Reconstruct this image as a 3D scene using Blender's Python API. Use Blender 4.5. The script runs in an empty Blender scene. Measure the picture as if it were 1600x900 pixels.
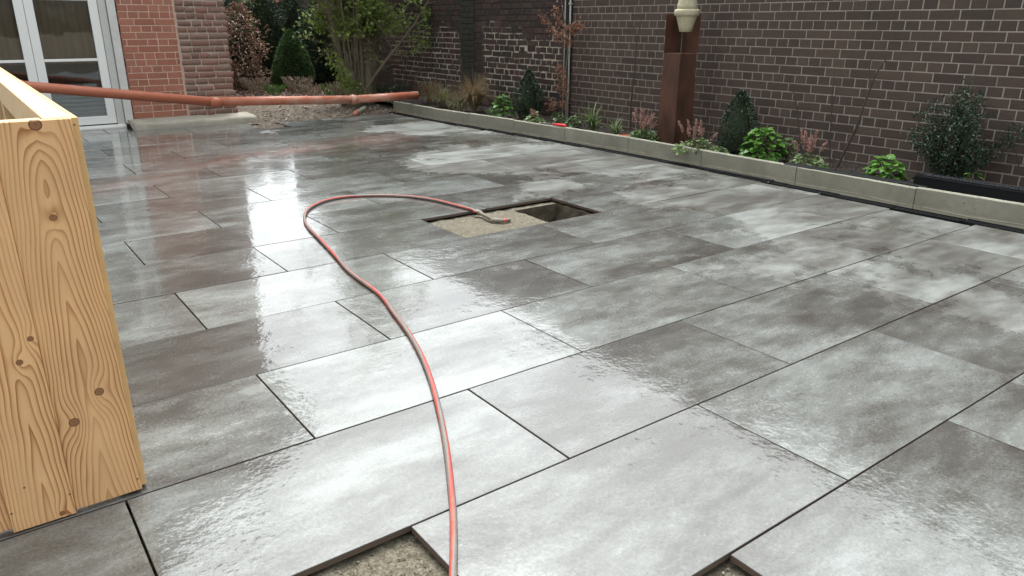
import bpy, math, random
import numpy as np
from mathutils import Vector, noise as mnoise

# ------------------------------------------------------------------ camera, sky, sun, exposure
SC = bpy.context.scene
COL = SC.collection
PITCH, YAW, ROLL, FPX = .3414, -.6347, .0025, 1165.95
CAM = Vector((-.8419, -1.5688, 1.325))
_cy, _sy, _cp, _sp = math.cos(YAW), math.sin(YAW), math.cos(PITCH), math.sin(PITCH)
_F = Vector((-_sy * _cp, _cy * _cp, -_sp)); _R = Vector((_cy, _sy, 0)); _U = _R.cross(_F)
_R, _U = (_R * math.cos(ROLL) + _U * math.sin(ROLL)), (_U * math.cos(ROLL) - _R * math.sin(ROLL))
cd = bpy.data.cameras.new('camera'); cam = bpy.data.objects.new('camera', cd); COL.objects.link(cam)
cd.sensor_width = 36; cd.lens = 36 * FPX / 1600; cd.clip_start = .02; cd.clip_end = 500
from mathutils import Matrix
m = Matrix((_R, _U, -_F)).transposed().to_4x4(); m.translation = CAM
cam.matrix_world = m
SC.camera = cam

SUN_EL, SUN_AZ = math.radians(66), math.radians(25)      # azimuth of the sun, clockwise from +y
W = bpy.data.worlds.new('World'); SC.world = W; W.use_nodes = True
wt = W.node_tree; wt.nodes.clear()
sky = wt.nodes.new('ShaderNodeTexSky'); sky.sky_type = 'NISHITA'; sky.sun_disc = False
sky.sun_elevation = SUN_EL; sky.sun_rotation = SUN_AZ; sky.dust_density = 6; sky.air_density = 1.0; sky.ozone_density = 1.0
hs = wt.nodes.new('ShaderNodeHueSaturation'); hs.inputs['Saturation'].default_value = .12
bg = wt.nodes.new('ShaderNodeBackground'); bg.inputs['Strength'].default_value = .15
wo = wt.nodes.new('ShaderNodeOutputWorld')
wt.links.new(sky.outputs[0], hs.inputs['Color']); tn = wt.nodes.new('ShaderNodeMix'); tn.data_type = 'RGBA'; tn.blend_type = 'MULTIPLY'; tn.inputs[0].default_value = 1; tn.inputs[7].default_value = (.955, 1, 1.0, 1)
wt.links.new(hs.outputs[0], tn.inputs[6]); wt.links.new(tn.outputs[2], bg.inputs['Color']); wt.links.new(bg.outputs[0], wo.inputs['Surface'])
sl = bpy.data.lights.new('sun', 'SUN'); sl.energy = .5; sl.angle = math.radians(30); sl.color = (1, .96, .9)
so = bpy.data.objects.new('sun', sl); COL.objects.link(so)
sd = Vector((math.sin(SUN_AZ) * math.cos(SUN_EL), math.cos(SUN_AZ) * math.cos(SUN_EL), math.sin(SUN_EL)))
so.rotation_euler = sd.to_track_quat('Z', 'Y').to_euler()
SC.view_settings.view_transform = 'Standard'; SC.view_settings.look = 'None'
SC.view_settings.gamma = 1; SC.view_settings.use_curve_mapping = False
SC.view_settings.exposure = 1.7

# ------------------------------------------------------------------ helpers
def ray(x, y): return _F + _R * ((x - 800) / FPX) + _U * ((450 - y) / FPX)
def at(x, y, X=None, Y=None, Z=None):
    """the place on a known plane (world X, Y or Z) that the photograph shows at a pixel"""
    d = ray(x, y)
    t = (X - CAM.x) / d.x if X is not None else (Y - CAM.y) / d.y if Y is not None else (Z - CAM.z) / d.z
    return CAM + d * t
def ypos(px, X, z=.1):
    """y at which a plant standing at world X sits in its column of the photograph"""
    a, b = -2., 30.
    for _ in range(50):
        mm = (a + b) / 2; d = Vector((X, mm, z)) - CAM
        if 800 + FPX * d.dot(_R) / d.dot(_F) > px: a = mm
        else: b = mm
    return a

def tag(o, label=None, cat=None, group=None, kind=None):
    if label: o['label'] = label
    if cat: o['category'] = cat
    if group: o['group'] = group
    if kind: o['kind'] = kind
    return o
def thing(name, loc, label, cat, group=None):
    o = bpy.data.objects.new(name, None); COL.objects.link(o); o.location = loc
    o.empty_display_size = .1
    return tag(o, label, cat, group)
def under(o, p):
    if p is not None:
        o.parent = p
        if p.type == 'EMPTY' or p.get('_own'): o.location = Vector(o.location) - Vector(p.location)
    return o
def link(name, me, mat=None, parent=None, loc=None):
    o = bpy.data.objects.new(name, me); COL.objects.link(o)
    if mat is not None and not me.materials: me.materials.append(mat)
    if loc is not None: o.location = loc
    return under(o, parent)
def mk(name, V, Fc, smooth=False):
    me = bpy.data.meshes.new(name); me.from_pydata([tuple(v) for v in V], [], Fc); me.update()
    if smooth: me.polygons.foreach_set('use_smooth', [True] * len(me.polygons))
    return me

class MB:
    def __init__(s): s.v = []; s.f = []
    def add(s, V, Fc):
        n = len(s.v); s.v += [tuple(v) for v in V]; s.f += [tuple(i + n for i in f) for f in Fc]; return s
    def box(s, a, b, ch=0):
        x0, y0, z0 = a; x1, y1, z1 = b
        if ch <= 0:
            V = [(x, y, z) for z in (z0, z1) for y in (y0, y1) for x in (x0, x1)]
            return s.add(V, [(0, 2, 3, 1), (4, 5, 7, 6), (0, 1, 5, 4), (2, 6, 7, 3), (0, 4, 6, 2), (1, 3, 7, 5)])
        c = ch; V = []; F_ = []
        cor = {}
        for ix, (x, sx) in enumerate(((x0, 1), (x1, -1))):
            for iy, (y, sy) in enumerate(((y0, 1), (y1, -1))):
                for iz, (z, sz) in enumerate(((z0, 1), (z1, -1))):
                    for ax in range(3):
                        p = [x + sx * c, y + sy * c, z + sz * c]; p[ax] = (x, y, z)[ax]
                        cor[ix, iy, iz, ax] = len(V); V.append(p)
        def q(l, ctr): F_.append(tuple(l))
        for ax in range(3):
            o1, o2 = [k for k in range(3) if k != ax]
            for s0 in (0, 1):
                l = []
                for (p, r) in ((0, 0), (1, 0), (1, 1), (0, 1)):
                    k = [0, 0, 0]; k[ax] = s0; k[o1] = p; k[o2] = r; l.append(cor[k[0], k[1], k[2], ax])
                flip = (s0 == 0) ^ (ax == 1)
                F_.append(tuple(reversed(l)) if flip else tuple(l))
            for p in (0, 1):
                for r in (0, 1):
                    k0 = [0, 0, 0]; k0[o1] = p; k0[o2] = r; k1 = list(k0); k1[ax] = 1
                    l = [cor[(*k0, o1)], cor[(*k0, o2)], cor[(*k1, o2)], cor[(*k1, o1)]]
                    F_.append(tuple(l) if ((p ^ r) ^ (ax == 1)) else tuple(reversed(l)))
        for ix in (0, 1):
            for iy in (0, 1):
                for iz in (0, 1):
                    l = [cor[ix, iy, iz, a] for a in range(3)]
                    F_.append(tuple(l) if (ix + iy + iz) % 2 else tuple(reversed(l)))
        return s.add(V, F_)
    def tube(s, P, r, n=8, cap=True):
        P = [Vector(p) for p in P]; N = len(P)
        R = r if hasattr(r, '__len__') else [r] * N
        up = Vector((0, 0, 1)); rings = []; prev = None
        for i, p in enumerate(P):
            t = (P[min(i + 1, N - 1)] - P[max(i - 1, 0)])
            t = t.normalized() if t.length > 1e-9 else up
            if prev is None: a = t.orthogonal().normalized()
            else: a = (prev - t * prev.dot(t)); a = a.normalized() if a.length > 1e-6 else t.orthogonal().normalized()
            prev = a; b = t.cross(a)
            rings.append([p + (a * math.cos(2 * math.pi * k / n) + b * math.sin(2 * math.pi * k / n)) * R[i] for k in range(n)])
        V = [v for ring in rings for v in ring]
        Fc = [(i * n + k, i * n + (k + 1) % n, (i + 1) * n + (k + 1) % n, (i + 1) * n + k) for i in range(N - 1) for k in range(n)]
        if cap: Fc += [tuple(reversed(range(n))), tuple(range((N - 1) * n, N * n))]
        return s.add(V, Fc)
    def lathe(s, c, prof, n=24):
        V = []; Fc = []
        for (r, z) in prof: V += [(c[0] + r * math.cos(2 * math.pi * k / n), c[1] + r * math.sin(2 * math.pi * k / n), c[2] + z) for k in range(n)]
        for i in range(len(prof) - 1): Fc += [(i * n + k, i * n + (k + 1) % n, (i + 1) * n + (k + 1) % n, (i + 1) * n + k) for k in range(n)]
        Fc += [tuple(reversed(range(n))), tuple(range((len(prof) - 1) * n, len(prof) * n))]
        return s.add(V, Fc)
    def build(s, name, mat, parent=None, smooth=False):
        return link(name, mk(name, s.v, s.f, smooth), mat, parent)
def box(name, a, b, mat, parent=None, ch=0): return MB().box(a, b, ch).build(name, mat, parent)

def leaves(name, P, D, Nn, L, Wd, mat, parent=None, fold=.25, extra=None):
    """many small folded leaves: base points P, directions D, normals Nn, lengths L, widths Wd"""
    P, D, Nn = (np.asarray(a, float) for a in (P, D, Nn)); n = len(P)
    D /= np.linalg.norm(D, axis=1)[:, None] + 1e-9
    S = np.cross(D, Nn); S /= np.linalg.norm(S, axis=1)[:, None] + 1e-9
    Nn = np.cross(S, D)
    L = np.broadcast_to(L, n)[:, None]; Wd = np.broadcast_to(Wd, n)[:, None]
    V = np.empty((n, 6, 3))
    V[:, 0] = P; V[:, 1] = P + D * L * .35 + S * Wd * .5 + Nn * Wd * fold
    V[:, 2] = P + D * L * .75 + S * Wd * .36 + Nn * Wd * fold * .5; V[:, 3] = P + D * L - Nn * L * .12
    V[:, 4] = P + D * L * .75 - S * Wd * .36 + Nn * Wd * fold * .5; V[:, 5] = P + D * L * .35 - S * Wd * .5 + Nn * Wd * fold
    me = bpy.data.meshes.new(name); me.vertices.add(n * 6); me.vertices.foreach_set('co', V.ravel())
    idx = (np.arange(n)[:, None] * 6 + np.array([[0, 1, 2, 3, 0, 3, 4, 5]])).ravel()
    me.loops.add(len(idx)); me.loops.foreach_set('vertex_index', idx.astype(np.int32))
    me.polygons.add(n * 2); me.polygons.foreach_set('loop_start', np.arange(0, n * 8, 4, dtype=np.int32))
    me.update(calc_edges=True); me.validate()
    return link(name, me, mat, parent)
def rnd_dirs(rg, n, up=.3):
    d = rg.normal(size=(n, 3)); d[:, 2] += up; return d / np.linalg.norm(d, axis=1)[:, None]

# ------------------------------------------------------------------ material helpers
class NT:
    def __init__(s, name):
        s.m = bpy.data.materials.new(name); s.m.use_nodes = True; s.t = s.m.node_tree
        s.b = s.t.nodes['Principled BSDF']; s.g = s.n('ShaderNodeNewGeometry'); s.oi = s.n('ShaderNodeObjectInfo')
        s.pos = s.g.outputs['Position']; s.rand = s.oi.outputs['Random']; s.isl = s.g.outputs['Random Per Island']
    def n(s, t, **k):
        x = s.t.nodes.new(t)
        for a, b in k.items(): setattr(x, a, b)
        return x
    def put(s, sock, v):
        if isinstance(v, bpy.types.NodeSocket): s.t.links.new(v, sock)
        elif v is not None:
            if sock.type == 'RGBA' and len(v) == 3: v = (*v, 1)
            sock.default_value = v
    def ma(s, op, a, b=None, c=None, clamp=False):
        x = s.n('ShaderNodeMath', operation=op, use_clamp=clamp)
        for i, v in enumerate((a, b, c)):
            if v is not None: s.put(x.inputs[i], v)
        return x.outputs[0]
    def vm(s, op, a, b=None):
        x = s.n('ShaderNodeVectorMath', operation=op); s.put(x.inputs[0], a)
        if b is not None: s.put(x.inputs[3] if op == 'SCALE' else x.inputs[1], b)
        return x.outputs[0]
    def sep(s, v):
        x = s.n('ShaderNodeSeparateXYZ'); s.put(x.inputs[0], v); return x.outputs
    def comb(s, a, b, c):
        x = s.n('ShaderNodeCombineXYZ')
        for i, v in enumerate((a, b, c)): s.put(x.inputs[i], v)
        return x.outputs[0]
    def noise(s, vec, sc, det=4, ro=.55, dist=0):
        x = s.n('ShaderNodeTexNoise'); s.put(x.inputs['Vector'], vec); s.put(x.inputs['Scale'], sc)
        s.put(x.inputs['Detail'], det); s.put(x.inputs['Roughness'], ro); s.put(x.inputs['Distortion'], dist)
        return x.outputs[0]
    def vor(s, vec, sc, feat='F1'):
        x = s.n('ShaderNodeTexVoronoi', feature=feat); s.put(x.inputs['Vector'], vec); s.put(x.inputs['Scale'], sc); return x.outputs
    def ramp(s, f, stops, interp='LINEAR'):
        x = s.n('ShaderNodeValToRGB'); x.color_ramp.interpolation = interp
        e = x.color_ramp.elements
        while len(e) < len(stops): e.new(.5)
        for i, (p, c) in enumerate(stops):
            e[i].position = p; e[i].color = (c, c, c, 1) if isinstance(c, (int, float)) else (*c, 1)
        s.put(x.inputs[0], f); return x.outputs[0]
    def sm(s, f, a, b): # smoothstep
        x = s.n('ShaderNodeMapRange', interpolation_type='SMOOTHSTEP'); s.put(x.inputs[0], f)
        x.inputs[1].default_value = a; x.inputs[2].default_value = b; return x.outputs[0]
    def mix(s, f, a, b, mode='MIX'):
        x = s.n('ShaderNodeMix', data_type='RGBA', blend_type=mode); s.put(x.inputs[0], f); s.put(x.inputs[6], a); s.put(x.inputs[7], b); return x.outputs[2]
    def hsv(s, c, h=.5, sa=1, v=1):
        x = s.n('ShaderNodeHueSaturation'); s.put(x.inputs['Hue'], h); s.put(x.inputs['Saturation'], sa); s.put(x.inputs['Value'], v); s.put(x.inputs['Color'], c); return x.outputs[0]
    def bump(s, h, st=.5, d=.01, nrm=None):
        x = s.n('ShaderNodeBump'); s.put(x.inputs['Strength'], st); s.put(x.inputs['Distance'], d); s.put(x.inputs['Height'], h)
        if nrm is not None: s.put(x.inputs['Normal'], nrm)
        return x.outputs[0]
    def set(s, **k):
        for a, b in k.items(): s.put(s.b.inputs[a.replace('_', ' ')], b)
        return s.m

def simple(name, col, rough=.6, var=.15, nsc=12, bsc=60, bd=.001, spec=.4, metal=0):
    t = NT(name); f = t.noise(t.pos, nsc, 5, .6)
    c = t.hsv(col, v=t.ma('MULTIPLY_ADD', f, var * 2, 1 - var))
    return t.set(Base_Color=c, Roughness=rough, Metallic=metal, Specular_IOR_Level=spec, Normal=t.bump(t.noise(t.pos, bsc, 4), .6, bd))
def leafmat(name, cols, rough=.45, trans=.25, hv=.25):
    t = NT(name); r = t.ma('FRACT', t.ma('ADD', t.isl, t.ma('MULTIPLY', t.rand, 7.31)))
    c = t.ramp(r, [(i / max(1, len(cols) - 1), c) for i, c in enumerate(cols)])
    c = t.hsv(c, v=t.ma('MULTIPLY_ADD', t.noise(t.pos, 5, 3), hv * 2, 1 - hv))
    m_ = t.set(Base_Color=c, Roughness=rough, Specular_IOR_Level=.4)
    tr = t.n('ShaderNodeBsdfTranslucent'); t.put(tr.inputs[0], c); mx = t.n('ShaderNodeMixShader'); mx.inputs[0].default_value = trans
    t.t.links.new(t.b.outputs[0], mx.inputs[1]); t.t.links.new(tr.outputs[0], mx.inputs[2])
    t.t.links.new(mx.outputs[0], t.t.nodes['Material Output'].inputs['Surface'])
    return m_

# --- paving slab: cloudy dark and pale stoneware print under an uneven film of water
def slab_mat():
    t = NT('wet_stoneware')
    off = t.comb(t.ma('MULTIPLY', t.rand, 53.), t.ma('MULTIPLY', t.rand, 31.7), 0.)
    q = t.vm('ADD', t.pos, off)
    qs = t.vm('MULTIPLY', q, (.62, 1.25, 1))
    big = t.noise(qs, 1.5, 5, .55, .3)
    med = t.noise(qs, 5.5, 6, .68, .2)
    fine = t.noise(q, 80, 5, .85)
    streak = t.noise(t.vm('MULTIPLY', q, (.8, 4., 1)), 3.0, 6, .65, .4)
    f = t.ma('ADD', t.ma('MULTIPLY', big, .62), t.ma('ADD', t.ma('MULTIPLY', med, .5), t.ma('ADD', t.ma('MULTIPLY', fine, .46), t.ma('MULTIPLY', streak, .16))))
    f = t.ma('ADD', f, t.ma('MULTIPLY', t.ma('SUBTRACT', t.ma('FRACT', t.ma('MULTIPLY', t.rand, 17.7)), .5), .12))
    f = t.sm(f, .61, 1.08)
    c = t.ramp(f, [(0, (.044, .039, .0345)), (.35, (.073, .069, .062)), (.68, (.125, .127, .119)), (1, (.21, .22, .21))])
    # pores
    pv = t.vor(q, 42)[0]; pn = t.noise(q, 9, 2)
    pore = t.ma('MULTIPLY', t.sm(pv, .16, .06), t.sm(pn, .52, .62))
    c = t.mix(t.ma('MULTIPLY', pore, .55), c, (.03, .026, .024))
    # wet film, deepest on the house side of the terrace
    x, y, z = t.sep(t.pos)[:3]
    w0 = t.noise(t.pos, .75, 4, .6, .3)
    edge = t.noise(t.pos, 14, 5, .7)
    w = t.ma('ADD', w0, t.ma('MULTIPLY_ADD', edge, .22, -.11))
    w = t.ma('ADD', w, t.ma('MULTIPLY_ADD', x, -.10, .25))
    w = t.ma('ADD', w, t.ma('MULTIPLY', y, .006))
    wet = t.sm(w, .385, .44)
    grit = t.ma('MULTIPLY', t.sm(t.noise(t.pos, 105, 4, .8), .57, .64), t.sm(t.noise(t.pos, 3.1, 4, .6), .42, .60))
    wet = t.ma('MULTIPLY', wet, t.ma('SUBTRACT', 1., t.ma('MULTIPLY', grit, .8)))
    p2 = t.ma('MULTIPLY', t.sm(t.vor(q, 75)[0], .22, .12), t.sm(t.noise(q, 4.2, 4, .6), .46, .6))
    wet = t.ma('MULTIPLY', wet, t.ma('SUBTRACT', 1., t.ma('MULTIPLY', p2, .75)))
    c = t.hsv(c, v=t.ma('MULTIPLY_ADD', wet, -.18, 1.))
    h = t.ma('ADD', t.noise(q, 160, 4, .75), t.ma('MULTIPLY', med, .8))
    nb = t.bump(h, .5, .0012)
    rip = t.ma('ADD', t.ma('MULTIPLY', t.noise(t.pos, 17, 2, .5), .8), t.ma('MULTIPLY', t.noise(t.pos, 50, 2, .55), .42))
    agit = t.sm(t.noise(t.pos, 2.1, 6, .7), .44, .68)
    nc = t.bump(rip, t.ma('MULTIPLY_ADD', agit, .85, .15), .0037)
    rough = t.ma('MULTIPLY_ADD', wet, -.06, t.ma('MULTIPLY_ADD', med, .16, .24))
    return t.set(Base_Color=c, Roughness=rough, Specular_IOR_Level=t.ma('MULTIPLY_ADD', wet, -.5, .65), Normal=nb,
                 Coat_Weight=wet, Coat_Roughness=.025, Coat_IOR=1.55, Coat_Normal=nc)
M = {}
M['slab'] = slab_mat()
M['slab_edge'] = simple('stoneware_edge', (.085, .06, .045), .6)

def brickmat(name, cols, dirt=(.05, .045, .04), damt=.5, rough=.85):
    t = NT(name); r = t.ma('FRACT', t.ma('ADD', t.isl, t.ma('MULTIPLY', t.rand, 7.31)))
    c = t.ramp(r, [(i / (len(cols) - 1), c) for i, c in enumerate(cols)])
    st = t.noise(t.vm('MULTIPLY', t.pos, (1, 1, 2.5)), 22, 6, .7)
    c = t.hsv(c, v=t.ma('MULTIPLY_ADD', st, .7, .65))
    d = t.sm(t.noise(t.pos, 2.3, 5, .65), .45, .72)
    c = t.mix(t.ma('MULTIPLY', d, damt), c, dirt)
    return t.set(Base_Color=c, Roughness=rough, Specular_IOR_Level=.25, Normal=t.bump(t.noise(t.pos, 75, 5, .7), .9, .004))
M['brick_dark'] = brickmat('dark_brick', [(.066, .047, .039), (.078, .055, .045), (.059, .043, .036), (.090, .064, .051), (.074, .052, .043)], (.05, .042, .034), .4)
M['brick_old'] = brickmat('old_sooty_brick', [(.045, .03, .027), (.075, .045, .038), (.035, .027, .025), (.06, .045, .036)], (.028, .027, .02), .7)
M['brick_red'] = brickmat('red_brick', [(.32, .13, .088), (.36, .155, .105), (.29, .115, .078), (.34, .16, .115)], (.19, .09, .06), .4)
M['brick_rough'] = brickmat('weathered_brick', [(.20, .105, .08), (.24, .13, .10), (.15, .09, .072), (.22, .14, .11)], (.17, .12, .095), .5)
M['mortar'] = simple('pale_mortar', (.31, .27, .235), .9, .2, 6, 90, .004)
M['mortar_pink'] = simple('pink_mortar', (.58, .42, .33), .9, .15, 6, 90, .003)
M['mortar_rough'] = simple('lime_mortar', (.40, .31, .25), .9, .3, 14, 60, .01)
def oldmortar():
    t = NT('patchy_repointed_mortar'); x, y, z = t.sep(t.pos)[:3]
    nn = t.noise(t.pos, 1.6, 3, .6); n2 = t.ma('MULTIPLY_ADD', nn, .9, -.45)
    zz = t.ma('ADD', z, n2); a = t.sm(zz, 1.28, 1.16); b = t.sm(zz, .27, .4)
    yy = t.ma('ADD', y, t.ma('MULTIPLY', n2, .4))
    g = t.ma('ADD', t.ma('MULTIPLY', t.sm(yy, 6.45, 6.6), t.sm(yy, 8.42, 8.3)), t.ma('MULTIPLY', t.sm(yy, 9.02, 9.12), t.sm(yy, 11.6, 11.3)), clamp=True)
    f = t.ma('MULTIPLY', t.ma('MULTIPLY', a, b), g)
    f = t.ma('MULTIPLY', f, t.sm(t.noise(t.pos, 11, 5, .7), .33, .5))
    c = t.mix(f, (.028, .024, .02), (.42, .37, .31))
    c = t.hsv(c, v=t.ma('MULTIPLY_ADD', t.noise(t.pos, 9, 4), .8, .6))
    return t.set(Base_Color=c, Roughness=.95, Normal=t.bump(t.noise(t.pos, 60, 4), .9, .006))
M['mortar_old'] = oldmortar()
def brickpattern(name, c1, c2, mo, sc=1):
    t = NT(name); x, y, z = t.sep(t.pos)[:3]
    b = t.n('ShaderNodeTexBrick'); t.put(b.inputs['Vector'], t.comb(t.ma('ADD', x, y), z, 0.))
    t.put(b.inputs['Color1'], c1); t.put(b.inputs['Color2'], c2); t.put(b.inputs['Mortar'], mo)
    b.inputs['Scale'].default_value = 1; b.inputs['Mortar Size'].default_value = .006; b.inputs['Brick Width'].default_value = .25; b.inputs['Row Height'].default_value = .0833
    c = t.hsv(b.outputs[0], v=t.ma('MULTIPLY_ADD', t.noise(t.pos, 3, 4), .6, .7))
    return t.set(Base_Color=c, Roughness=.9)
M['brick_high'] = brickpattern('red_brick_upper', (.24, .13, .10), (.18, .105, .085), (.3, .2, .15))
M['white'] = simple('white_painted_timber', (.74, .74, .71), .4, .05, 3, 40, .0006)
M['greyframe'] = simple('grey_door_frame', (.50, .50, .47), .5, .1)
M['rawtrim'] = simple('worn_plaster_trim', (.56, .55, .52), .8, .2, 9, 60, .004)
M['concrete'] = None
def concrete():
    t = NT('concrete'); a = t.noise(t.pos, 2.2, 6, .6); b = t.noise(t.pos, 26, 5, .7)
    c = t.ramp(a, [(.3, (.165, .16, .12)), (.55, (.225, .217, .17)), (.75, (.28, .265, .21))])
    c = t.hsv(c, v=t.ma('MULTIPLY_ADD', b, .4, .8))
    x, y, z = t.sep(t.pos)[:3]
    splash = t.ma('MULTIPLY', t.sm(t.ma('ADD', z, t.ma('MULTIPLY', t.noise(t.pos, 9, 4), -.06)), .012, -.012), .7)
    c = t.mix(splash, c, (.33, .30, .23))
    hole = t.ma('MULTIPLY', t.sm(t.vor(t.pos, 16)[0], .13, .07), t.sm(t.noise(t.pos, 3, 2), .55, .62))
    c = t.mix(t.ma('MULTIPLY', hole, .8), c, (.06, .055, .045))
    st = t.ma('MULTIPLY', t.sm(t.noise(t.vm('MULTIPLY', t.pos, (1, 1, .15)), 7, 4, .6), .55, .75), .35)
    c = t.mix(st, c, (.17, .16, .115))
    return t.set(Base_Color=c, Roughness=.75, Normal=t.bump(t.ma('ADD', b, t.noise(t.pos, 90, 4)), .6, .002))
M['concrete'] = concrete()
def soilmat(name, stops, b=.02, sc=18, rough=.9):
    t = NT(name); a = t.noise(t.pos, sc, 7, .72); v = t.vor(t.pos, sc * 4)[1]
    vv = t.sep(v)[0]
    c = t.ramp(t.ma('ADD', t.ma('MULTIPLY', a, .75), t.ma('MULTIPLY', vv, .25)), stops)
    return t.set(Base_Color=c, Roughness=rough, Specular_IOR_Level=.3, Normal=t.bump(t.ma('ADD', a, t.ma('MULTIPLY', t.noise(t.pos, sc * 7, 3), .4)), .9, b))
M['sand'] = soilmat('bedding_grit', [(.3, (.055, .046, .031)), (.5, (.105, .090, .064)), (.7, (.19, .17, .13))], .008, 45)
M['bed'] = soilmat('dark_bed_soil', [(.3, (.018, .013, .01)), (.55, (.04, .03, .024)), (.75, (.09, .07, .055))])
M['rubble'] = soilmat('rubbly_soil', [(.3, (.05, .038, .027)), (.5, (.115, .088, .064)), (.7, (.22, .18, .14))], .02, 22)
M['ground'] = soilmat('garden_earth', [(.3, (.03, .023, .017)), (.6, (.07, .055, .04)), (.8, (.12, .1, .07))])
M['stone'] = brickmat('pebbles', [(.09, .07, .05), (.22, .18, .14), (.14, .10, .075), (.34, .31, .26), (.08, .075, .065)], (.1, .08, .06), .3)
M['plastic_black'] = simple('black_plastic', (.007, .0075, .0085), .7, .2, 20, 80, .0005, .15)
M['orange'] = None
def pipe_mat():
    t = NT('orange_sewer_pipe'); f = t.noise(t.pos, 5, 5, .6)
    c = t.mix(t.sm(f, .5, .75), (.36, .112, .062), (.38, .165, .11))
    x, y, z = t.sep(t.pos)[:3]
    dust = t.ma('MULTIPLY', t.ma('MULTIPLY', t.sm(x, 1.9, 3.2), t.sm(t.noise(t.vm('MULTIPLY', t.pos, (1, 1, 3)), 4, 5, .65), .42, .66)), .55)
    c = t.mix(dust, c, (.55, .36, .28))
    return t.set(Base_Color=c, Roughness=.5, Specular_IOR_Level=.35, Normal=t.bump(t.noise(t.pos, 60, 3), .4, .0006))
M['orange'] = pipe_mat()
M['corten'] = None
def corten():
    t = NT('rusted_steel'); a = t.noise(t.vm('MULTIPLY', t.pos, (1.5, 1.5, .7)), 3, 6, .6)
    c = t.ramp(a, [(.3, (.048, .024, .016)), (.5, (.085, .040, .026)), (.7, (.13, .060, .037))])
    c = t.hsv(c, v=t.ma('MULTIPLY_ADD', t.noise(t.pos, 60, 4, .7), .4, .8))
    return t.set(Base_Color=c, Roughness=.55, Metallic=.15, Specular_IOR_Level=.4, Normal=t.bump(t.noise(t.pos, 110, 3), .5, .001))
M['corten'] = corten()
M['potstone'] = simple('lichened_stone', (.42, .38, .26), .85, .4, 16, 70, .006)
M['terracotta'] = simple('terracotta', (.36, .12, .06), .8, .2)
M['red_plastic'] = simple('red_plastic', (.55, .02, .025), .35, .05)
M['steel'] = simple('dull_steel', (.14, .13, .12), .4, .1, metal=.7)
M['conduit'] = simple('pale_conduit', (.45, .45, .42), .5, .1)
M['darkgap'] = simple('dark_joint_filler', (.012, .011, .01), .8)
M['roof'] = simple('roof_tiles', (.10, .06, .05), .7, .2, 8)
M['fence'] = simple('dark_fence_board', (.045, .042, .036), .85, .35, 7)
M['bark'] = simple('hazel_bark', (.15, .125, .085), .85, .35, 12, 70, .006)
M['bark_dark'] = simple('dark_bark', (.06, .045, .035), .85, .3, 12, 60, .004)
M['curtain'] = simple('brown_curtain', (.42, .28, .18), .9, .12, 5)
M['room'] = simple('dim_room_wall', (.3, .31, .32), .8, .3, 2)
M['paper'] = simple('white_paper', (.75, .76, .76), .7, .03)
def glass():
    t = NT('window_glass'); nt = t.t
    g = t.n('ShaderNodeBsdfGlossy'); g.inputs['Roughness'].default_value = .01; g.inputs['Color'].default_value = (1, 1, 1, 1)
    tr = t.n('ShaderNodeBsdfTransparent'); tr.inputs[0].default_value = (.8, .84, .83, 1)
    fr = t.n('ShaderNodeFresnel'); fr.inputs[0].default_value = 1.5
    t.put(g.inputs['Normal'], t.bump(t.noise(t.pos, 2.5, 2), .25, .01))
    k = t.ma('MULTIPLY_ADD', fr.outputs[0], 1.2, .04)
    mx = t.n('ShaderNodeMixShader'); t.put(mx.inputs[0], k); nt.links.new(tr.outputs[0], mx.inputs[1]); nt.links.new(g.outputs[0], mx.inputs[2])
    nt.links.new(mx.outputs[0], nt.nodes['Material Output'].inputs['Surface']); return t.m
M['glass'] = glass()

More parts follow.
